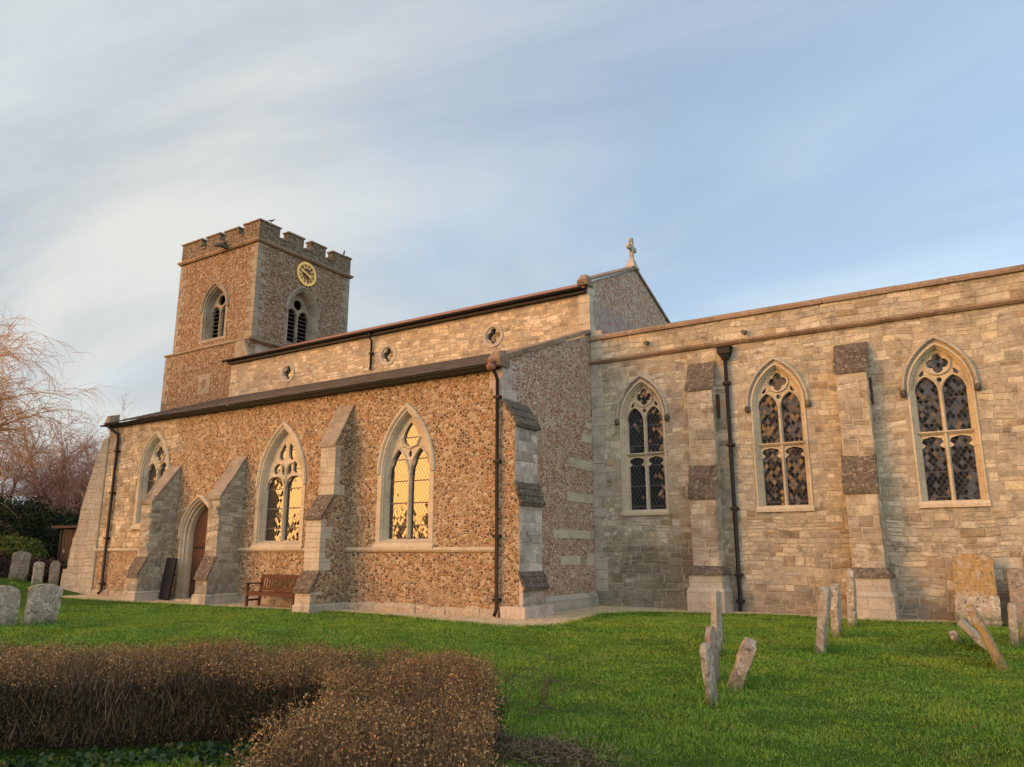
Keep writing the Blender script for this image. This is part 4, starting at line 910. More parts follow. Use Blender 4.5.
def ring_course(mb, z, p, h, x0=TX0, x1=TX1, y0=TY0, y1=TY1, wash=0.0):
    prof = [(0.0, z - h * .5), (p * .6, z - h * .45), (p, z - h * .1), (p, z + h * .2), (-wash, z + h * .5 + wash * .8)]
    rg = [[(x0 - d, y0 - d, zz_), (x1 + d, y0 - d, zz_), (x1 + d, y1 + d, zz_), (x0 - d, y1 + d, zz_)] for d, zz_ in prof]
    for a, b in zip(rg[:-1], rg[1:]): mb.add(a + b, [(i, (i + 1) % 4, 4 + (i + 1) % 4, 4 + i) for i in range(4)])
mb = MB(); ring_course(mb, 16.42, .16, .24); mb.build('string_course', M['coping'], CH)
mb = MB(); ring_course(mb, 11.36, .30, .22, wash=-.02); mb.build('string_course', M['tower_stone'], CH)
# battlements
mb = MB(); th = .36; zb, zt = 16.88, 17.42
def ring_wall(x0, x1, y0, y1, z0, z1): mb.box(x0, x1, y0, y1, z0, z1)
P0, P1, Q0, Q1 = TX0 - .02, TX1 + .02, TY0 - .02, TY1 + .02
mb.box(P0, P1, Q0, Q0 + th, 16.5, zb); mb.box(P0, P1, Q1 - th, Q1, 16.5, zb); mb.box(P0, P0 + th, Q0 + th, Q1 - th, 16.5, zb); mb.box(P1 - th, P1, Q0 + th, Q1 - th, 16.5, zb)
M['parapet_stone'] = mat_cobble('parapet_flint', [(0.20, 0.13, 0.075), (0.15, 0.095, 0.055), (0.25, 0.175, 0.11), (0.11, 0.07, 0.045), (0.30, 0.23, 0.165)], (0.185, 0.15, 0.10), 0.10, mw=(0.04, 0.11))
tp = mb.build('parapet', M['parapet_stone'], CH)
mx = [(P0, -33.42), (-32.98, -31.92), (-31.52, -30.46), (-30.05, P1)]; my = [(Q0, 23.45), (23.98, 25.0), (25.5, 26.52), (27.02, Q1)]
rnd_m = random.Random(6)
def merlon(x0, x1, y0, y1, zt=zt):
    zt += rnd_m.uniform(-.05, .03)
    m_ = MB(); m_.box(x0, x1, y0, y1, zb, zt); o = m_.build('merlon', M['parapet_stone'], tp)
    c = MB(); e_ = .055
    q = lambda g_, z: [(x0 - g_, y0 - g_, z), (x1 + g_, y0 - g_, z), (x1 + g_, y1 + g_, z), (x0 - g_, y1 + g_, z)]
    c.prism(q(e_, zt + .001), q(e_, zt + .07)); c.prism(q(e_, zt + .07), q(-.08, zt + .15)); c.build('merlon_coping', M['coping'], o if False else tp)
for i, (a, b) in enumerate(mx):
    merlon(a, b, Q0, Q0 + th); merlon(a, b, Q1 - th, Q1)
for i, (a, b) in enumerate(my):
    a2 = a if i else a + th; b2 = b if i < 3 else b - th; zz2 = zt if i in (1, 2) else zt - .005
    merlon(P1 - th, P1, a2, b2, zz2); merlon(P0, P0 + th, a2, b2, zz2)
def esill(*b):
    c = MB(); c.box(*b); c.build('embrasure_sill', M['coping'], tp)
for (_, b), (a, _) in zip(mx[:-1], mx[1:]): esill(b + .06, a - .06, Q0 - .05, Q0 + th + .04, zb + .001, zb + .08); esill(b + .06, a - .06, Q1 - th, Q1 + .05, zb + .001, zb + .08)
for (_, b), (a, _) in zip(my[:-1], my[1:]): esill(P1 - th - .04, P1 + .05, b + .06, a - .06, zb + .001, zb + .08); esill(P0 - .05, P0 + th, b + .06, a - .06, zb + .001, zb + .08)
mb = MB(); mb.add([(TX0, TY0, 16.55), (TX1, TY0, 16.55), (TX1, TY1, 16.55), (TX0, TY1, 16.55)], [(0, 1, 2, 3)]); mb.build('tower_roof', M['lead'], CH)
# tower quoins
mb = MB(); rnd = random.Random(12); z = 11.55; i = 0
while z < 16.25:
    h = min(rnd.uniform(.26, .38), 16.28 - z); a, b = ((.26, .50) if i % 2 else (.50, .26)); a += rnd.uniform(-.04, .08); b += rnd.uniform(-.04, .08)
    mb.box(TX1 - a, TX1 + .015, TY0 - .015, TY0 + b, z + .006, z + h - .006); mb.box(TX1 - b, TX1 + .015, TY1 - a, TY1 + .015, z + .006, z + h - .006); mb.box(TX0 - .015, TX0 + a, TY0 - .015, TY0 + b, z + .006, z + h - .006)
    z += h; i += 1
mb.build('quoins', M['tower_stone'], CH)
mb = MB(); z = 7.5; i = 0
while z < 11.15:
    h = min(rnd.uniform(.26, .38), 11.2 - z); a, b = ((.26, .5) if i % 2 else (.5, .26)); mb.box(TX0 - g - .015, TX0 - g + a, TY0 - g - .015, TY0 - g + b, z + .006, z + h - .006); z += h; i += 1
mb.build('quoins', M['tower_stone'], CH)
# set-off of the angle buttress showing above the nave roof
mb = MB(); q = [(-29.55, 10.2), (-28.55, 10.2), (-28.62, 10.6), (-28.92, 11.28), (-29.5, 11.28), (-29.55, 10.9)]
mb.prism([(x_, TY0 - .36, z_ - (.0)) for x_, z_ in q], [(x_, TY0 + .35, z_) for x_, z_ in q]); mb.build('buttress', M['tower_stone'], CH)
mb = MB(); mb.prism([(TX1 + .10, 22.3, 10.3), (TX1 + .7, 22.3, 10.3), (TX1 + .7, 22.3, 10.45), (TX1 + .10, 22.3, 11.2)], [(TX1 + .10, 23.1, 10.3), (TX1 + .7, 23.1, 10.3), (TX1 + .7, 23.1, 10.45), (TX1 + .10, 23.1, 11.2)]); mb.build('buttress', M['tower_stone'], CH)
def belfry(fr, s):
    cx, hw, sl, sp, ri = s['cx'], s['hw'], s['sill'], s['spring'], s['rise']; A = lambda i: arch(cx, hw, sl, sp, ri, i, .8)
    w = MB(); loft(w, fr, [(A(0), -.02), (A(0), .02), (A(.18), .02), (A(.20), -.05), (A(.24), -.07), (A(.34), -.42), (A(.34), -.54)]); win = w.build('belfry_window', M['tower_stone'], CH)
    h = MB(); hood(h, fr, s, -.02, .13, .10); h.build('hood_mould', M['tower_stone'], win)
    t = MB(); I = .32; d0, d1 = -.50, -.37; hi = hw - I; zs = sp - .1; lx = hi / 2 + .012; lh = hi / 2 - .035
    bar(t, fr, [(cx, sl + .2), (cx, zs + .12)], .13, d0, d1 + .05)
    light_plate(t, fr, s, I, zs, lh, lx, .40, [circ(cx, zs + .70, .27)], d0, d1, .2)
    t.build('tracery', M['tower_stone'], win)
    z = sl + .34
    while z < zs + .4:
        l = MB()
        for sx in (-1, 1):
            a, b = cx + sx * lx - lh - .03, cx + sx * lx + lh + .03
            l.prism([fr.P(a, z, -.47), fr.P(a, z + .03, -.47), fr.P(a, z + .17, -.72), fr.P(a, z + .14, -.72)], [fr.P(b, z, -.47), fr.P(b, z + .03, -.47), fr.P(b, z + .17, -.72), fr.P(b, z + .14, -.72)])
        l.build('louvre', M['louvre'], win); z += .21
    bk = MB(); l = A(.26); bk.add([fr.P(*p, -.76) for p in l], [tuple(range(len(l)))]); bk.build('dark_opening', M['dark_void'], win, fix=False)
belfry(FTS, BS); belfry(FTE, BE)
# little square window low on the tower's south side
fr = Fr('S', TY0 - g); x_, z_ = -31.85, 9.5
w = MB(); o = [(x_ - .48, z_ - .5), (x_ + .48, z_ - .5), (x_ + .48, z_ + .5), (x_ - .48, z_ + .5)]; plate(w, fr, o, [lobed(x_, z_, .24)], -.12, .02); win = w.build('square_window', M['tower_stone'], CH)
w = MB(); w.add([fr.P(x_ - .3, z_ - .3, -.1), fr.P(x_ + .3, z_ - .3, -.1), fr.P(x_ + .3, z_ + .3, -.1), fr.P(x_ - .3, z_ + .3, -.1)], [(0, 1, 2, 3)]); w.build('dark_opening', M['dark_void'], win, fix=False)
# gargoyle
mb = MB(); mb.tube([(-31.1, TY0 + .05, 16.45), (-31.15, TY0 - .35, 16.50), (-31.2, TY0 - .7, 16.40), (-31.2, TY0 - .82, 16.34)], [.15, .14, .10, .05], 8)
for sx in (-1, 1): mb.prism([(-31.17 + sx * .1, TY0 - .25, 16.55), (-31.17 + sx * .1, TY0 - .5, 16.52), (-31.17 + sx * .32, TY0 - .3, 16.7)], [(-31.17 + sx * .12, TY0 - .25, 16.5), (-31.17 + sx * .12, TY0 - .5, 16.47), (-31.17 + sx * .34, TY0 - .3, 16.66)])
mb.build('gargoyle', M['cap'], CH)
# clock
def clock():
    fr = FTE; cy_, cz = 25.27, 15.58; r = .64
    d = MB(); a = circ(cy_, cz, r, 36); d.prism([fr.P(*p, 0) for p in a], [fr.P(*p, .06) for p in a]); ck = d.build('clock', M['dial'], CH)
    rg = MB(); rings = [(circ(cy_, cz, r, 36), .0), (circ(cy_, cz, r, 36), .085), (circ(cy_, cz, r * .80, 36), .085), (circ(cy_, cz, r * .80, 36), .06)]; loft(rg, fr, rings); rg.build('gilt_ring', M['gold'], ck)
    nm = [None]
    num = ['XII', 'I', 'II', 'III', 'IIII', 'V', 'VI', 'VII', 'VIII', 'IX', 'X', 'XI']
    def stroke(p, q, w):
        v = (Vector(q) - Vector(p)).normalized(); n_ = Vector((-v.y, v.x)) * w / 2; l = [Vector(p) + n_, Vector(p) - n_, Vector(q) - n_, Vector(q) + n_]
        nm[0].prism([fr.P(*t, .055) for t in l], [fr.P(*t, .075) for t in l])
    for i, tx in enumerate(num):
        an = math.pi / 2 - i * math.pi / 6; er = Vector((math.cos(an), math.sin(an))); et = Vector((math.sin(an), -math.cos(an)))
        wd = {'I': .032, 'V': .065, 'X': .065}; tot = sum(wd[ch] for ch in tx); p = -tot / 2; nm[0] = MB()
        for ch in tx:
            m = p + wd[ch] / 2; c0 = Vector((cy_, cz)); R0, R1 = r * .46, r * .84
            P_ = lambda t, rr: c0 + et * t + er * rr
            if ch == 'I': stroke(P_(m, R0), P_(m, R1), .05)
            elif ch == 'V': stroke(P_(m, R0), P_(m - .022, R1), .034); stroke(P_(m, R0), P_(m + .022, R1), .034)
            else: stroke(P_(m - .022, R0), P_(m + .022, R1), .034); stroke(P_(m + .022, R0), P_(m - .022, R1), .034)
            p += wd[ch]
        nm[0].build('numeral', M['gold'], ck)
    for nme, hrs, ln, w in (('hour_hand', 3.8, .36, .10), ('minute_hand', 48 / 5, .50, .075)):
        an = math.pi / 2 - hrs * math.pi / 6; e = Vector((math.cos(an), math.sin(an))); n_ = Vector((-e.y, e.x)); c0 = Vector((cy_, cz))
        l = [c0 - e * .12 + n_ * w * .5, c0 - e * .1 - n_ * w * .5, c0 + e * ln * .75 - n_ * w * .7, c0 + e * ln, c0 + e * ln * .75 + n_ * w * .7]
        h = MB(); dd = .09 if nme == 'hour_hand' else .105; h.prism([fr.P(*p, dd) for p in l], [fr.P(*p, dd + .012) for p in l]); h.build(nme, M['gold'], ck)
clock()
# ================================================================== GRAVES
def headstone(name, loc, w, h, t, top='round', lean=0.0, rz=90.0, mat='grave', label='', group=None, seed=0, side=0.0, cat='headstone'):
    n, m = 14, 14; rnd = random.Random(seed); vs = []; fs = []
    def tp(s):
        if top == 'round': return h - w * 0.32 * (1 - math.sqrt(max(0, 1 - s * s)))
        if top == 'shoulder': return h if abs(s) < .62 else h - .10
        if top == 'segment': return h - 0.09 * s * s
        return h
    for side_ in (1, -1):
        for i in range(n + 1):
            s = -1 + 2 * i / n
            for j in range(m + 1):
                z = -0.28 + (tp(s) + 0.28) * j / m
                edge_ = max(abs(s) ** 6, (j / m) ** 14)
                q = Vector((s * w * 2.3 + seed, z * 2.6, side_ * 3.1 + seed * 1.7)); d = mnoise.noise(q * 2.0) * .022 + mnoise.noise(q * 5) * .012
                e2 = mnoise.noise(Vector((seed * 3.3, s * 2 + z * 3, 1.0))) * .016
                vs.append((s * w / 2 + e2 * (1 if abs(s) > .8 else .2), side_ * (t / 2 * (1 - .22 * edge_)) + d * min(1, t / .14), z + (e2 if j > m - 2 else 0)))
    K = (n + 1) * (m + 1); id_ = lambda sd, i, j: sd * K + i * (m + 1) + j
    for i in range(n):
        for j in range(m):
            fs.append((id_(0, i, j), id_(0, i, j + 1), id_(0, i + 1, j + 1), id_(0, i + 1, j))); fs.append((id_(1, i, j), id_(1, i + 1, j), id_(1, i + 1, j + 1), id_(1, i, j + 1)))
    for j in range(m): fs.append((id_(0, 0, j), id_(1, 0, j), id_(1, 0, j + 1), id_(0, 0, j + 1))); fs.append((id_(0, n, j), id_(0, n, j + 1), id_(1, n, j + 1), id_(1, n, j)))
    for i in range(n): fs.append((id_(0, i, m), id_(1, i, m), id_(1, i + 1, m), id_(0, i + 1, m)))
    mb = MB(); mb.add(vs, fs); o = mb.build(name, M[mat], smooth=False)
    o.location = (loc[0], loc[1], float(gz(loc[0], loc[1])) if len(loc) < 3 else loc[2]); o.rotation_euler = (R(lean), R(side), R(rz))
    return tag(o, label, cat, group)
GA, GB, GD, GL = 'weathered stones standing edge-on near the middle of the lawn', 'headstones edge-on in front of the right hand buttress', 'headstones edge-on at the right side of the lawn', 'lichened headstones on the left of the lawn'
headstone('headstone', (-3.0, 8.85), .42, .66, .085, 'segment', -4, 99, 'grave', 'short grey headstone edge-on, nearest the viewer in the group of four on the middle lawn', GA, 1)
headstone('headstone', (-3.52, 10.5), .46, .72, .095, 'segment', -1, 98, 'grave_red', 'pinkish topped headstone edge-on between the nearest stone and the tall one behind it', GA, 2)
headstone('headstone', (-4.2, 12.8), .50, 1.02, .10, 'round', 1, 97, 'grave', 'tallest headstone edge-on at the back of the group of four on the middle lawn', GA, 3)
headstone('headstone', (-3.15, 10.15), .36, .66, .17, 'segment', 22, 108, 'grave_red', 'thick rough pinkish headstone leaning steeply to the right beside three upright ones', GA, 4)
headstone('headstone', (-2.88, 14.2), .60, 1.08, .15, 'segment', 9, 95, 'grave', 'headstone edge-on leaning to the right, frontmost of the three before the right hand buttress', GB, 5)
headstone('headstone', (-3.08, 16.8), .62, 1.02, .15, 'round', 3, 95, 'grave', 'yellow topped headstone edge-on, middle one of the three before the right hand buttress', GB, 6)
headstone('headstone', (-3.16, 19.15), .62, 1.24, .17, 'round', 3, 95, 'grave', 'pale round topped headstone edge-on, tallest and nearest the foot of the right hand buttress', GB, 7)
headstone('headstone', (-.27, 14.15), .62, .98, .12, 'segment', -21, 91, 'grave_orange', 'orange lichened headstone leaning far to the left at the right side of the lawn', GD, 8)
headstone('headstone', (-.45, 15.9), .55, .62, .12, 'flat', -42, 92, 'grave', 'low headstone toppling to the left behind the leaning orange lichened one', GD, 9)
headstone('footstone', (-.98, 16.6), .36, .22, .14, 'segment', -18, 94, 'grave', 'small stump of a footstone in the grass left of the toppling headstone', None, 10, cat='footstone')
headstone('headstone', (-.1, 16.7), .62, .74, .13, 'segment', 3, 91, 'grave', 'grey headstone edge-on, upright at the right edge of the lawn below the dark slab', GD, 11)
headstone('headstone', (.06, 17.6), .62, .78, .13, 'segment', 16, 91, 'grave', 'grey headstone edge-on leaning right, touching the right edge of the view', GD, 12)
headstone('headstone', (-19.12, 8.62), .66, .88, .14, 'round', 4, 80, 'grave', 'broad lichened round topped headstone at the far left edge, leaning to the right', GL, 13)
headstone('headstone', (-18.80, 9.32), .68, .90, .15, 'segment', 3, 76, 'grave', 'broad lichened headstone with reddish patches, right of its round topped neighbour', GL, 14, side=3)
headstone('headstone', (-33.3, 15.45), .62, 1.12, .13, 'segment', 7, 70, 'grave_dark', 'grey headstone leaning right in front of the brown hedge at far left', GL, 15, side=3)
headstone('headstone', (-31.75, 15.45), .36, .92, .12, 'round', 2, 74, 'grave', 'pale narrow headstone with a rounded top left of the dark timber shed', GL, 16)
headstone('headstone', (-32.3, 16.35), .36, .98, .12, 'shoulder', -2, 60, 'grave_dark', 'dim headstone close against the dark timber shed, behind the pale narrow one', GL, 17)
# slabs leaning on the chancel wall
t = empty('leaning_slab', (-.74, 20.78, 0), 'wide slab covered in orange lichen leaning against the chancel wall under the last window', 'stone slab', 'gravestones leaning on the chancel wall', (R(0), 0, 0))
OFFS[t.name] = (0, 0, 0); t.rotation_euler = (R(-15), 0, 0)
a = headstone('upper_slab', (0, 0.02, 0), .82, 1.62, .13, 'segment', 0, 0, 'grave_orange', None, None, 21, cat=None); a.parent = t
a = headstone('lower_slab', (0, -.13, 0), .88, .62, .12, 'flat', 0, 0, 'grave', None, None, 22, cat=None); a.parent = t
headstone('leaning_slab', (.38, 20.80, 0), .95, 1.28, .14, 'segment', -14, 0, 'grave_dark', 'dark brown slab leaning on the chancel wall at the right edge of the view', 'gravestones leaning on the chancel wall', 23, cat='stone slab')
# black slab beside the door
mb = MB(); mb.box(-.30, .30, -.035, .035, 0, 1.36); bs = mb.build('black_slab', M['slab_black']); bs.location = (-24.02, 15.80, .05); bs.rotation_euler = (R(-6), R(2.5), R(-4))
bm = bmesh.new(); bm.from_mesh(bs.data); bmesh.ops.bevel(bm, geom=list(bm.edges), offset=.012, segments=1, affect='EDGES'); bm.to_mesh(bs.data); bm.free()
tag(bs, 'black slate slab propped beside the church door', 'slate slab')

# ================================================================== BENCH
def bench():
    t = empty('park_bench', (-18.35, 15.75, .02), 'reddish brown slatted wooden bench against the aisle wall under a golden window', 'bench')
    x0, x1, yb, yf = -19.45, -17.35, 15.98, 15.46
    W = M['bench_wood']
    for x in (x0, x1 - .07):
        mb = MB(); mb.box(x, x + .07, yf, yf + .07, .02, .66); mb.build('front_leg', W, t)
        mb = MB(); mb.prism([(x, yb - .07, .02), (x + .07, yb - .07, .02), (x + .07, yb, .02), (x, yb, .02)], [(x, yb + .03, .93), (x + .07, yb + .03, .93), (x + .07, yb + .08, .93), (x, yb + .08, .93)]); mb.build('rear_leg', W, t)
        mb = MB(); mb.box(x - .012, x + .082, yf - .03, yb + .01, .66, .70); mb.build('armrest', W, t)
        mb = MB(); mb.box(x + .015, x + .055, yf + .07, yb - .07, .17, .23); mb.build('side_rail', W, t)
    s = MB()
    for i in range(5): y = yf + .005 + i * .098; s.box(x0 + .07, x1 - .07, y, y + .08, .42, .445)
    s.build('seat', W, t)
    mb = MB(); mb.box(x0 + .07, x1 - .07, yf + .015, yf + .045, .34, .42); mb.build('apron', W, t)
    b = MB(); b.box(x0 + .07, x1 - .07, yb + .02, yb + .065, .83, .94); b.box(x0 + .07, x1 - .07, yb - .025, yb + .02, .47, .54)
    k = 17
    for i in range(k): x = x0 + .10 + i * (x1 - x0 - .25) / (k - 1); b.prism([(x, yb - .012, .54), (x + .05, yb - .012, .54), (x + .05, yb + .006, .54), (x, yb + .006, .54)], [(x, yb + .032, .83), (x + .05, yb + .032, .83), (x + .05, yb + .05, .83), (x, yb + .05, .83)])
    b.build('backrest', W, t)
bench()

# ================================================================== SHED, far left
def shed():
    t = empty('timber_shed', (-34.6, 19.5, 0), 'dark vertical boarded timber shed with a flat roof behind the battered west buttress', 'shed')
    x0, x1, y0, y1 = -36.5, -33.0, 18.6, 21.0
    mb = MB(); i = 0; y = y0
    for (xa, xb, ya, yb) in ((x0, x1, y0, y0 + .03), (x0, x1, y1 - .03, y1)):
        x = xa
        while x < xb - .01: e_ = min(x + .15, xb); d = .012 * (i % 2); mb.box(x, e_ - .008, ya - d, yb, -.2, 2.62); x = e_; i += 1
    for xx in (x0, x1):
        y = y0 + .03
        while y < y1 - .04: e_ = min(y + .15, y1 - .03); d = .012 * (i % 2); mb.box(xx - .015 - d, xx + .015 + d, y, e_ - .008, -.2, 2.62); y = e_; i += 1
    mb.build('wall', M['shed_wood'], t)
    mb = MB(); mb.box(x0 - .45, x1 + .2, y0 - .3, y1 + .2, 2.64, 2.76); mb.build('roof', M['shed_wood'], t)
    mb = MB(); mb.box(x0 - .06, x0 + .03, y0 - .06, y0 + .03, -.2, 2.63); mb.build('corner_post', M['shed_wood'], t)
    mb = MB(); mb.box(x0 + .32, x0 + .44, y0 - .045, y0 - .014, 1.55, 1.70); mb.build('notice', M['old_render'], t)
shed()

# ================================================================== VEGETATION
rng = np.random.default_rng(7)
def quads_at(P, size, elong=1.7, flat=0.0, up=0.0, sj=0.4):
    """one small leaf-shaped quad at each point, random way round"""
    n = len(P); a = rng.normal(size=(n, 3)); a[:, 2] = a[:, 2] * (1 - flat) + up; a /= np.linalg.norm(a, axis=1, keepdims=True)
    b = rng.normal(size=(n, 3)); b -= a * (a * b).sum(1, keepdims=True); b /= np.linalg.norm(b, axis=1, keepdims=True)
    c = np.cross(a, b); s = (size * (1 + sj * rng.uniform(-1, 1, n)))[:, None]
    bend = c * s * rng.uniform(-.25, .25, (n, 1))
    v = np.stack([P - a * s * elong / 2, P + b * s / 2 + bend, P + a * s * elong / 2, P - b * s / 2 + bend], 1).reshape(-1, 3)
    return v, np.arange(4 * n).reshape(-1, 4)
def blades_at(P, D, L, w):
    """thin upright triangles (grass blades, shoots): base P, direction D"""
    n = len(P); s = np.cross(D, np.tile([0, 0, 1.0], (n, 1)) + rng.normal(size=(n, 3)) * .6); s /= np.linalg.norm(s, axis=1, keepdims=True) + 1e-9
    ww = np.asarray(w).reshape(-1, 1) * np.ones((n, 1)); T = P + D * np.asarray(L).reshape(-1, 1)
    v = np.stack([P - s * ww / 2, P + s * ww / 2, T], 1).reshape(-1, 3)
    return v, np.arange(3 * n).reshape(-1, 3)
def inpoly(P, poly):
    x, y = P[:, 0], P[:, 1]; r = np.zeros(len(P), bool); k = len(poly)
    for i in range(k):
        x0, y0 = poly[i]; x1, y1 = poly[(i + 1) % k]
        c = ((y0 > y) != (y1 > y)); r ^= c & (x < (x1 - x0) * (y - y0) / ((y1 - y0) if y1 != y0 else 1e-9) + x0)
    return r
def edgedist(P, poly):
    d = np.full(len(P), 1e9)
    for i in range(len(poly)):
        a = np.array(poly[i]); b = np.array(poly[(i + 1) % len(poly)]); ab = b - a; t = np.clip(((P[:, :2] - a) @ ab) / (ab @ ab), 0, 1)
        d = np.minimum(d, np.linalg.norm(P[:, :2] - a - t[:, None] * ab, axis=1))
    return d
HEDGE = [(-11.5, 1.9), (-8.85, 4.02), (-7.36, 5.25), (-6.19, 5.95), (-5.27, 6.08), (-3.95, 5.75), (-2.9, 4.3), (-1.96, 2.89), (-1.3, 1.9), (-2.35, 1.25), (-2.9, 2.3), (-3.88, 3.82), (-5.0, 4.85), (-6.16, 4.30), (-7.2, 3.25), (-9.7, .6)]
def nz(P, f, seed=0.0):
    x, y = P[:, 0] * f + seed, P[:, 1] * f - seed; z = P[:, 2] * f if P.shape[1] > 2 else 0
    return (np.sin(x * 1.3 + np.cos(y * 1.7) * 1.3 + z) + np.sin(y * 2.1 - x * .7 + np.sin(x * 1.9 + z * 1.4)) + np.sin(2.9 * x + 2.3 * y - 1.7 * z) * .6) / 2.6
def hedge():
    t = empty('hedge', (-4.9, 5.2, 0), 'clipped L-shaped brown winter hedge in the foreground lawn', 'hedge', own=False); t.location = (0, 0, 0)
    B = np.array(HEDGE); lo, hi = B.min(0), B.max(0)
    def pts(n):
        P = rng.uniform(lo, hi, (n, 2)); P = P[inpoly(P, HEDGE)]
        return P
    top = lambda P: .72 + .085 * nz(P, 1.5, 2.0) + .045 * nz(P, 4.2) + .04 * sst(-4.8, -3.6, P[:, 0])
    P = pts(820000); d = edgedist(P, HEDGE); T = top(P)
    T = T - .10 * sst(.16, 0.0, d)
    u = rng.uniform(0, 1, len(P)); z = np.where(rng.uniform(0, 1, len(P)) < .62, T - .20 * u ** 1.6, T * u)
    keep = (z > T - .20) | (d < .20); keep &= (rng.uniform(0, 1, len(P)) < np.where(z > T - .2, .62, .80)) & (rng.uniform(0, 1, len(P)) < .35 + .65 * sst(.0, .45, z / T))
    Q = np.stack([P[:, 0], P[:, 1], z], 1)[keep]
    hp = np.array(HEDGE); sl = np.linalg.norm(np.roll(hp, -1, 0) - hp, axis=1); ns = int(5200 * sl.sum()); si = rng.choice(len(hp), ns, p=sl / sl.sum()); tt = rng.uniform(0, 1, (ns, 1))
    S = hp[si] * (1 - tt) + np.roll(hp, -1, 0)[si] * tt; nn = np.roll(hp, -1, 0)[si] - hp[si]; nn = np.stack([nn[:, 1], -nn[:, 0]], 1) / np.linalg.norm(nn, axis=1, keepdims=True)
    zz2 = rng.uniform(0, 1, ns) ** .8 * top(S); S = S + nn * (np.abs(rng.normal(size=(ns, 1))) * .10 - .03 + .075 * nz(np.stack([S[:, 0], S[:, 1], zz2], 1), 3.4, 1.0)[:, None] + .04 * nz(np.stack([S[:, 0], S[:, 1], zz2], 1), 9.0, 4.0)[:, None]); Q = np.concatenate([Q, np.stack([S[:, 0], S[:, 1], zz2], 1)])
    out = rng.normal(size=(len(Q), 3)) * .022; Q = Q + out
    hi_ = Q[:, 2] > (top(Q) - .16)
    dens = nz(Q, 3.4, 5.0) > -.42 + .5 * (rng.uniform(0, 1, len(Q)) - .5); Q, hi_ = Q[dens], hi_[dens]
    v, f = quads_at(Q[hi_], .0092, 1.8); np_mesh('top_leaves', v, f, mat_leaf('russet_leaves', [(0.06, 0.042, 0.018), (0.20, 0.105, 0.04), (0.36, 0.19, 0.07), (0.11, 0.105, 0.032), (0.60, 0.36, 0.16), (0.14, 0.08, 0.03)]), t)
    v, f = quads_at(Q[~hi_], .012, 1.7); np_mesh('side_leaves', v, f, mat_leaf('dull_shaded_leaves', [(0.024, 0.021, 0.010), (0.048, 0.040, 0.018), (0.034, 0.040, 0.013), (0.085, 0.058, 0.028), (0.026, 0.031, 0.011)]), t)  # dull olive leaves, darkened further: shade of the sides put into their colour
    # upright shoots
    P = pts(170000); T = top(P); d = edgedist(P, HEDGE); k = (d < .28) | (rng.uniform(0, 1, len(P)) < .7); P, T, d = P[k], T[k], d[k]; n = len(P)
    z0 = np.where(d < .2, T * rng.uniform(.05, .9, n), T - rng.uniform(.12, .4, n)); D = rng.normal(size=(n, 3)) * .30; D[:, 2] = 1; D /= np.linalg.norm(D, axis=1, keepdims=True)
    L = np.minimum(rng.uniform(.10, .34, n), np.maximum(T + np.where(rng.uniform(0, 1, n) < .07, rng.uniform(.06, .20, n), rng.uniform(-.03, .07, n)) - z0, .05))
    v, f = blades_at(np.stack([P[:, 0], P[:, 1], z0], 1), D, L, .0055)
    np_mesh('twigs', v, f, mat_leaf('hedge_twigs', [(0.055, 0.036, 0.02), (0.13, 0.08, 0.042), (0.30, 0.19, 0.11), (0.08, 0.055, 0.03)]), t)
    # woody middle
    mb = MB(); c = np.array(HEDGE); k = len(c); inn = []
    for i in range(k):
        e1 = c[i] - c[i - 1]; e2 = c[(i + 1) % k] - c[i]; n1 = np.array([e1[1], -e1[0]]) / np.linalg.norm(e1); n2 = np.array([e2[1], -e2[0]]) / np.linalg.norm(e2)
        m_ = n1 + n2; m_ /= np.linalg.norm(m_); inn.append(c[i] + m_ * .34)
    mb.prism([(p[0], p[1], -.05) for p in inn], [(p[0], p[1], .46) for p in inn]); mb.build('woody_middle', mat_plain('hedge_wood', (0.028, 0.02, 0.013), .95, .5, 30, bump=.03), t)
hedge()
# ivy at the hedge's foot, seen as ground cover
n = 1500; tt = rng.uniform(0, 1, n); line = np.array([(-9.2, 1.0), (-7.0, 3.2), (-5.9, 4.35), (-4.9, 4.55), (-3.9, 3.6)])
seg = np.minimum((tt * 4).astype(int), 3); fr_ = (tt * 4 - seg)[:, None]; P = line[seg] * (1 - fr_) + line[seg + 1] * fr_ + rng.normal(size=(n, 2)) * .13 + np.array([.12, -.12])
P3 = np.stack([P[:, 0], P[:, 1], gz(P[:, 0], P[:, 1]) + rng.uniform(.01, .10, n)], 1)
v, f = quads_at(P3, .045, 1.15, flat=.6); tag(np_mesh('ivy', v, f, mat_leaf('ivy_leaves', [(0.012, 0.03, 0.012), (0.025, 0.06, 0.02), (0.045, 0.085, 0.03)], .45)), kind='stuff')

# grass
GPOLY = GEDGE + [(8, 30), (-33, 30)]
n = 760000
r = rng.uniform(2.6, 27, n) ** 1.0; ang = rng.uniform(-R(38), R(37), n)
Fx, Fy = -math.cos(YAW), math.sin(YAW); Rx, Ry = math.sin(YAW), math.cos(YAW)
P = np.stack([r * (Fx * np.cos(ang) + Rx * np.sin(ang)), r * (Fy * np.cos(ang) + Ry * np.sin(ang))], 1)
k = ~inpoly(P, GPOLY) & ~inpoly(P, HEDGE); P, r = P[k], r[k]
bare = ((P[:, 0] + 3.45) / .75) ** 2 + ((P[:, 1] - 5.75) / .5) ** 2 + .6 * nz(P, 4.0); k = (bare > .9) | (rng.uniform(0, 1, len(P)) < .12); P, r = P[k], r[k]; n = len(P)
tuft = np.clip(.45 + .6 * nz(P, 1.4, 1.0) + .4 * nz(P, 5.0), 0, 1.6)
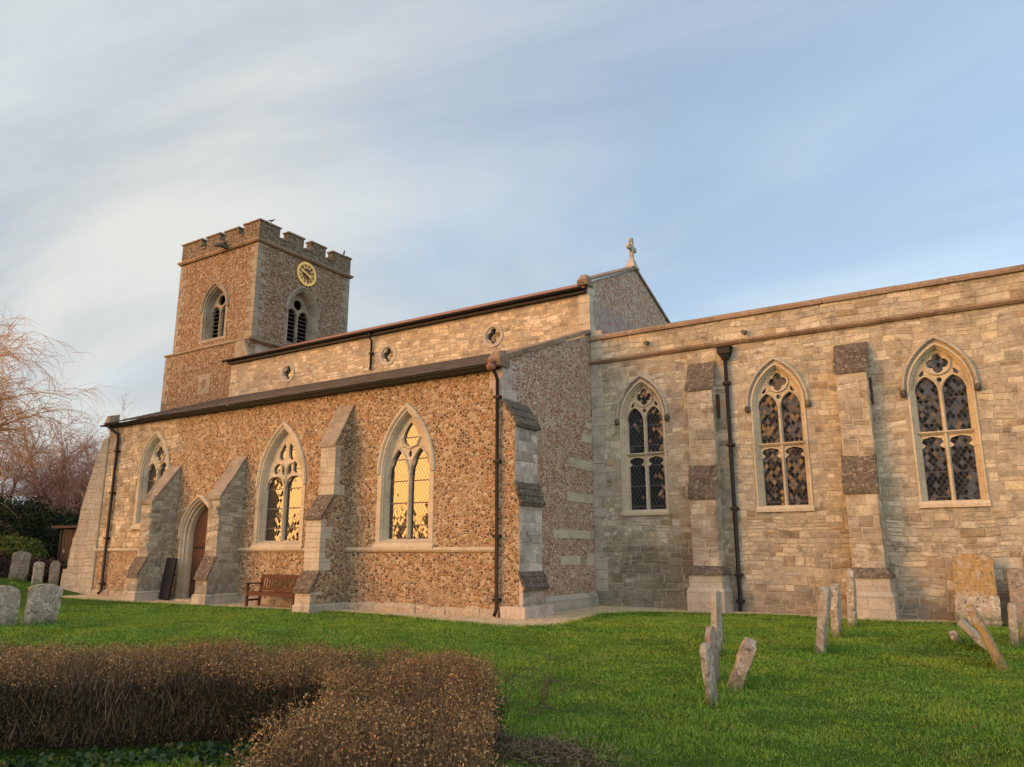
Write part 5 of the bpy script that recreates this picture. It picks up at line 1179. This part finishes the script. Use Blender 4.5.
z = gz(P[:, 0], P[:, 1]); D = rng.normal(size=(n, 3)) * .55; D[:, 2] = 1; D /= np.linalg.norm(D, axis=1, keepdims=True)
L = (.016 + .026 * tuft) * rng.uniform(.5, 1.3, n) * (1 + .02 * r)
v, f = blades_at(np.stack([P[:, 0], P[:, 1], z - .004], 1), D, L, .0032 + .0009 * r)
def mat_grass():
    n_ = NT('grass_blades')
    c = n_.ramp(n_.rand, [(0, (0.075, 0.150, 0.013)), (.35, (0.115, 0.235, 0.020)), (.7, (0.155, 0.295, 0.028)), (.95, (0.21, 0.32, 0.045)), (1, (0.29, 0.29, 0.09))])
    c = n_.mix(n_.rng(n_.noise(.5, 5, .6), .42, .66, 0, .75), c, n_.mix(1.0, c, (1.5, 1.1, .9), 'MULTIPLY'))
    c = n_.mix(n_.rng(n_.noise(.9, 6, .7), .56, .68, 0, .55), c, (0.26, 0.27, 0.06))
    c = n_.mix(n_.rng(n_.noise(1.6, 5, .65), .45, .65, 0, .7), c, n_.mix(1.0, c, (.5, .62, .5), 'MULTIPLY'))
    return n_.fin(c, .6, None, .3)
gr = np_mesh('grass', v, f, mat_grass()); tag(gr, kind='stuff')
# fallen leaves and little clods on the turf
n2 = 220; a_ = rng.uniform(0, len(P), n2).astype(int); Q = P[a_] + rng.normal(size=(n2, 2)) * .2; Q3 = np.stack([Q[:, 0], Q[:, 1], gz(Q[:, 0], Q[:, 1]) + .025], 1)
vv_, ff_ = quads_at(Q3, .03, 1.4, flat=.8); tag(np_mesh('fallen_leaves', vv_, ff_, mat_leaf('dead_leaves', [(0.10, 0.055, 0.025), (0.22, 0.13, 0.06), (0.16, 0.09, 0.04)])), kind='stuff')
# ragged longer grass along the gravel and at the foot of the wall
n2 = 9000; si = rng.integers(0, len(GEDGE) - 1, n2); tt2 = rng.uniform(0, 1, (n2, 1)); ge = np.array(GEDGE); Q = ge[si] * (1 - tt2) + ge[si + 1] * tt2 + rng.normal(size=(n2, 2)) * .07
D2 = rng.normal(size=(n2, 3)) * .5; D2[:, 2] = 1; D2 /= np.linalg.norm(D2, axis=1, keepdims=True)
EDGE_TUFT = blades_at(np.stack([Q[:, 0], Q[:, 1], gz(Q[:, 0], Q[:, 1]) + .01], 1), D2, rng.uniform(.04, .11, n2), .018)
# worn grass right under the walls, darker tufts at the foot of each stone
fp = []
for o in [o for o in COL.objects if o.name.startswith(('headstone', 'footstone'))]:
    k = 130; a = rng.uniform(0, 2 * math.pi, k); rad = rng.uniform(.10, .34, k); x, y = o.location.x, o.location.y
    fp.append(np.stack([x + rad * np.cos(a) * .55, y + rad * np.sin(a) * 1.2, gz(x + rad * np.cos(a) * .55, y + rad * np.sin(a) * 1.2)], 1))
fp = np.concatenate(fp); n = len(fp); D = rng.normal(size=(n, 3)) * .4; D[:, 2] = 1; D /= np.linalg.norm(D, axis=1, keepdims=True)
v, f = blades_at(fp, D, rng.uniform(.06, .15, n), .016); v, f = np.concatenate([v, EDGE_TUFT[0]]), np.concatenate([f, EDGE_TUFT[1] + len(v)]); tag(np_mesh('long_grass', v, f, gr.data.materials[0]), kind='stuff')
# dead grass and brushwood by the hedge's end
n = 1000; P = np.array([-3.45, 5.8]) + rng.normal(size=(n, 2)) * [.42, .26]; D = rng.normal(size=(n, 3)); D[:, 2] = np.abs(D[:, 2]) * .45; D /= np.linalg.norm(D, axis=1, keepdims=True)
v, f = blades_at(np.stack([P[:, 0], P[:, 1], gz(P[:, 0], P[:, 1]) + .005 + rng.uniform(0, .03, n)], 1), D, rng.uniform(.05, .16, n), .008)
tag(np_mesh('dead_grass', v, f, mat_leaf('straw', [(0.09, 0.06, 0.035), (0.20, 0.14, 0.085), (0.30, 0.22, 0.13)])), kind='stuff')
MINR = .0035
def branchy(mb, p, d, L, r, lvl, rnd, droop, kids, wander=.25, out=None, seg=4, spread=.8):
    pts = [p.copy()]; dirs = []; st_ = 5 if lvl > 0 else 4
    for i in range(st_):
        d = (d + Vector((rnd.gauss(0, 1), rnd.gauss(0, 1), rnd.gauss(0, 1))) * wander * .5 + Vector((0, 0, -droop[lvl] * (i + 1) / st_))).normalized()
        p = p + d * (L / st_); pts.append(p.copy()); dirs.append(d.copy())
    tgt = out if (out is not None and lvl <= 1) else mb
    tgt.tube(pts, [r * (1 - .72 * i / st_) for i in range(st_ + 1)], seg if lvl > 1 else 3, caps=False)
    if lvl == 0: return
    for k in range(kids[lvl]):
        t = rnd.uniform(.25, 1.0); i = min(int(t * st_), st_ - 1); q = pts[i].lerp(pts[i + 1], t * st_ - i)
        ax = Vector((rnd.gauss(0, 1), rnd.gauss(0, 1), rnd.gauss(0, 1))).normalized(); nd = (dirs[i] + ax * spread).normalized()
        branchy(mb, q, nd, L * rnd.uniform(.42, .68), max(r * (1 - .7 * t) * .55, MINR), lvl - 1, rnd, droop, kids, wander, out, seg, spread)
# brushwood: a small cut shrub beside the hedge
t = empty('bare_shrub', (-4.6, 7.3, 0), 'small leafless twiggy shrub on the lawn beside the hedge end', 'shrub'); rnd = random.Random(5)
mb = MB()
for i in range(9): branchy(mb, Vector((-4.55 + rnd.uniform(-.25, .25), 7.35 + rnd.uniform(-.25, .25), -.02)), Vector((rnd.uniform(-.7, 1.0), rnd.uniform(-.5, .5), .55)).normalized(), rnd.uniform(.4, .7), .006, 2, rnd, [.1, .1, .15], [0, 3, 5], .35)
mb.build('twigs', mat_plain('shrub_twig', (0.10, 0.07, 0.045), .9, .4, 20), t)

MINR = .0125
M['bark'] = mat_plain('bark', (0.16, 0.105, 0.07), .9, .4, 8, bump=.03)
M['twig_orange'] = mat_leaf('sunlit_willow_twigs', [(0.62, 0.28, 0.11), (0.80, 0.40, 0.17), (0.70, 0.33, 0.135), (0.84, 0.52, 0.27)])  # willow orange, raised so the low sun's glow is in the twig colour
M['twig_brown'] = mat_leaf('scrub_twigs', [(0.30, 0.17, 0.12), (0.44, 0.25, 0.18), (0.36, 0.20, 0.14), (0.52, 0.33, 0.24)])
def bare_tree(x, y, H, seed, label, limbs, kids, droop, twig, group=None, spread=.8, r0=.22, trunk_h=.22, name='bare_tree', lean=(0, 0), thick=1.0, ll=(.38, .55)):
    g0 = float(gz(x, y)); t = empty(name, (x, y, g0), label, 'tree', group); rnd = random.Random(seed)
    tr, cr = MB(), MB(); b = Vector((x, y, g0 - .1)); th_ = H * trunk_h; top = b + Vector((lean[0] * th_, lean[1] * th_, th_))
    tr.tube([b, b.lerp(top, .5) + Vector((.05, .03, 0)), top, top + Vector((lean[0], lean[1], 1)) * H * .22], [r0 * 1.15, r0 * .9, r0 * .75, r0 * .3], 9)
    for i in range(limbs):
        a = 2 * math.pi * (i + rnd.uniform(-.3, .3)) / limbs; e = rnd.uniform(.35, 1.1); d = Vector((math.cos(a) * math.cos(e), math.sin(a) * math.cos(e), math.sin(e)))
        k = len(kids) - 1
        mbx = tr
        # limb, then its branches
        pts = [b.lerp(top, rnd.uniform(.75, 1.05))]; dd = d.copy(); L = H * rnd.uniform(*ll)
        for s in range(6): dd = (dd + Vector((rnd.gauss(0, .1), rnd.gauss(0, .1), .10 - droop[-1] * s / 6))).normalized(); pts.append(pts[-1] + dd * L / 6)
        tr.tube(pts, [r0 * .42 * (1 - .13 * s) for s in range(7)], 6, caps=False)
        for q in range(kids[-1]):
            tt_ = rnd.uniform(.25, 1.0) * 6; s = min(int(tt_), 5); p = pts[s].lerp(pts[s + 1], tt_ - s); ax = Vector((rnd.gauss(0, 1), rnd.gauss(0, 1), rnd.gauss(0, .8))).normalized()
            branchy(cr, p, ((pts[s + 1] - pts[s]).normalized() + ax * spread).normalized(), L * rnd.uniform(.35, .6), r0 * .13 * thick, k - 1, rnd, droop, kids, .28, None, 4, spread)
    tr.build('trunk', M['bark'], t, smooth=True); cr.build('crown', M[twig], t)
    return t
MINR = .0092
bare_tree(-37.5, 11.6, 15.2, 3, 'tall bare tree with drooping orange twigs reaching in from the left edge', 15, [0, 6, 7, 14], [.38, .26, .13, .06], 'twig_orange', None, .8, .34, .3, 'bare_tree', (0, 0), .85, (.32, .44))
G = 'leafless trees and scrub beyond the churchyard on the left'
for i, (x, y, H, s, lab) in enumerate([(-49.5, 21.5, 9.6, 11, 'wide leafless tree behind the dark bushes at the far left edge'), (-47.0, 24.4, 8.8, 12, 'leafless tree with pinkish brown twigs left of the dark conifer'), (-52.0, 29.5, 9.0, 13, 'leafless tree with pinkish brown twigs close behind the dark conifer'), (-55.0, 17.5, 11.0, 14, 'leafless tree farthest back at the left, its twigs mixed with the drooping orange ones')]):
    bare_tree(x, y, H * 1.18, s, lab, 11, [0, 5, 7, 13], [.10, .08, .06, .0], 'twig_brown', G, .85, .2, .28, 'bare_tree', (0, 0), 1.2)
M['leaf_dark'] = mat_leaf('evergreen_leaves', [(0.010, 0.020, 0.010), (0.020, 0.040, 0.016), (0.035, 0.055, 0.02), (0.05, 0.07, 0.028)])
M['leaf_conifer'] = mat_leaf('conifer_leaves', [(0.010, 0.022, 0.014), (0.018, 0.038, 0.02), (0.03, 0.05, 0.026)])
M['leaf_lime'] = mat_leaf('yellow_green_leaves', [(0.07, 0.11, 0.015), (0.13, 0.17, 0.03), (0.19, 0.22, 0.05)])
M['leaf_brown'] = mat_leaf('brown_hedge_leaves', [(0.04, 0.028, 0.02), (0.09, 0.06, 0.045), (0.13, 0.085, 0.06)])
def bush(name, x, y, rx, ry, H, mat, label, cat='bush', group=None, seed=0, n=9000, leaf=.07, cone=False, low=.0):
    global rng
    g0 = float(gz(x, y)); t = empty(name, (x, y, g0), label, cat, group, own=False)
    v = rng.normal(size=(n, 3)); v /= np.linalg.norm(v, axis=1, keepdims=True); rr = rng.uniform(.55, 1.0, n) ** .5
    lump = 1 + .22 * nz(v * 2.2, 1.6, seed) + .14 * nz(v * 5, 1.5, seed + 3)
    P = v * (rr * lump)[:, None]
    if cone:
        h = rng.uniform(0, 1, n) ** 1.25; a = rng.uniform(0, 2 * np.pi, n); rad = (1 - h) ** .8 * rng.uniform(.6, 1.0, n) * (1 + .18 * np.sin(h * 26 + 3 * np.sin(a * 2)) + .1 * np.sin(5 * a + seed)); P = np.stack([rad * np.cos(a), rad * np.sin(a), h * 2 - 1], 1)
    P = P * [rx, ry, H / 2] + [0, 0, H / 2]; P = P[P[:, 2] > .02]
    vv, f = quads_at(P, leaf, 1.8); np_mesh('foliage' if not cone else 'crown', vv, f, M[mat], t)
    mb = MB(); rnd = random.Random(seed)
    if cone: mb.tube([(0, 0, -.1), (0, 0, H * .9)], [.13, .02], 6)
    else:
        for i in range(6): a = i * 1.05; mb.tube([(0, 0, -.1), (rx * .3 * math.cos(a), ry * .3 * math.sin(a), H * .45), (rx * .6 * math.cos(a), ry * .6 * math.sin(a), H * .78)], [.06, .045, .015], 5)
    mb.build('trunk' if cone else 'stems', M['bark'], t, off=(0, 0, 0))
    return t
EG = 'evergreen bushes beyond the churchyard on the left'
bush('conifer_tree', -51.2, 27.6, 2.5, 2.5, 6.6, 'leaf_conifer', 'dark pointed conifer just left of the battered west buttress', 'tree', None, 1, 14000, .09, True)
bush('evergreen_bush', -42.0, 18.4, 2.6, 2.4, 4.3, 'leaf_dark', 'dark evergreen bush at the far left edge below the bare twigs', 'bush', EG, 2, 14000, .085)
bush('evergreen_bush', -42.5, 21.6, 2.3, 2.3, 3.7, 'leaf_dark', 'dark evergreen bush left of the timber shed', 'bush', EG, 3, 13000, .085)
bush('evergreen_bush', -45.5, 25.2, 2.6, 2.6, 3.6, 'leaf_dark', 'dark evergreen bush half hidden behind the timber shed', 'bush', EG, 4, 12000, .085)
bush('evergreen_bush', -45.5, 16.0, 2.8, 2.8, 4.6, 'leaf_dark', 'dark evergreen bush beyond the left edge, leftmost of the row', 'bush', EG, 9, 12000, .085)
bush('flowering_bush', -38.6, 17.6, 1.5, 1.3, 2.25, 'leaf_lime', 'yellow green bush catching light under the dark evergreens at far left', 'bush', None, 5, 9000, .06)
for i, (x, y, lab) in enumerate([(-37.2, 15.4, 'low brown hedge bush at the left edge, left of the leaning grey headstone'), (-36.6, 17.6, 'low brown hedge bush directly behind the leaning grey headstone'), (-36.9, 19.6, 'low brown hedge bush between the far headstones and the timber shed')]):
    bush('hedge_bush', x, y, 1.25, 1.35, 1.25, 'leaf_brown', lab, 'hedge bush', 'low brown bushes behind the far headstones', 20 + i, 8000, .05)
# far hedgerows and woods, a ring of distant masses
HG = 'distant hedgerow trees along the fields'
for i in range(16):
    a = R(128 + i * 5.2); d = 150 + 25 * math.sin(i * 2.3); x, y = d * math.cos(a), d * math.sin(a)
    bush('hedgerow_tree', x, y, 9, 7, 6.5 + 2 * math.sin(i * 1.7), 'leaf_dark', 'distant dark hedgerow tree low on the horizon behind the church', 'tree', HG, 40 + i, 2500, .55)
# trees to the south-west, which show as dark shapes in the golden windows
RG = 'dark evergreens south-west of the church, mirrored in its golden windows'
for i, (x, y, H, rr_) in enumerate([(-61.6, -16.3, 10.5, 2.4), (-42.9, -16.3, 5.4, .95), (-40.4, -16.8, 4.9, 1.1), (-78, -16.3, 9.0, 3.0), (-52, -15, 4.6, 1.6)]):
    bush('evergreen_tree', x, y, rr_, rr_, H, 'leaf_conifer', 'dark evergreen across the churchyard, mirrored in the golden aisle windows', 'tree', RG, 70 + i, 7000, .2, i in (1, 2))
for x, y, H, rr_, lab in ((-3.5, -15, 14, 4.2, 'large dark yew south of the lawn, mirrored in the last chancel window'), (-14.5, -14, 13, 3.8, 'large dark yew south of the lawn, mirrored in the middle chancel window')):
    bush('yew_tree', x, y, rr_, rr_, H, 'leaf_dark', lab, 'tree', None, int(-x), 4200, .34)
# two birds on the battlements
def bird(x, y, z, rz, label):
    t = empty('bird', (x, y, z), label, 'bird', 'birds on the tower battlements', own=False); t.rotation_euler = (0, 0, rz)
    mb = MB(); prof = [(-.20, .10, .012, .02), (-.12, .115, .03, .028), (-.04, .13, .055, .055), (.04, .15, .058, .06), (.10, .19, .04, .045), (.13, .235, .034, .036), (.165, .235, .026, .026), (.185, .228, .010, .010), (.205, .225, .003, .003)]
    k = 8; vs = [(px, a * math.cos(q), pz + b * math.sin(q)) for px, pz, a, b in prof for q in [2 * math.pi * i / k for i in range(k)]]
    mb.add(vs, [(i * k + j, i * k + (j + 1) % k, (i + 1) * k + (j + 1) % k, (i + 1) * k + j) for i in range(len(prof) - 1) for j in range(k)])
    for s in (-.022, .022): mb.box(-.006, .006, s - .006, s + .006, .0, .12)
    mb.build('body', mat_plain('bird_grey', (0.16, 0.16, 0.18), .8, .3, 20), t, off=(0, 0, 0), smooth=True)
bird(TX1 - .15, 23.0, 17.58, 1.2, 'grey bird on the battlement at the near corner of the tower'); bird(TX1 - .15, 28.0, 17.58, -.6, 'grey bird on the battlement at the far right corner of the tower')
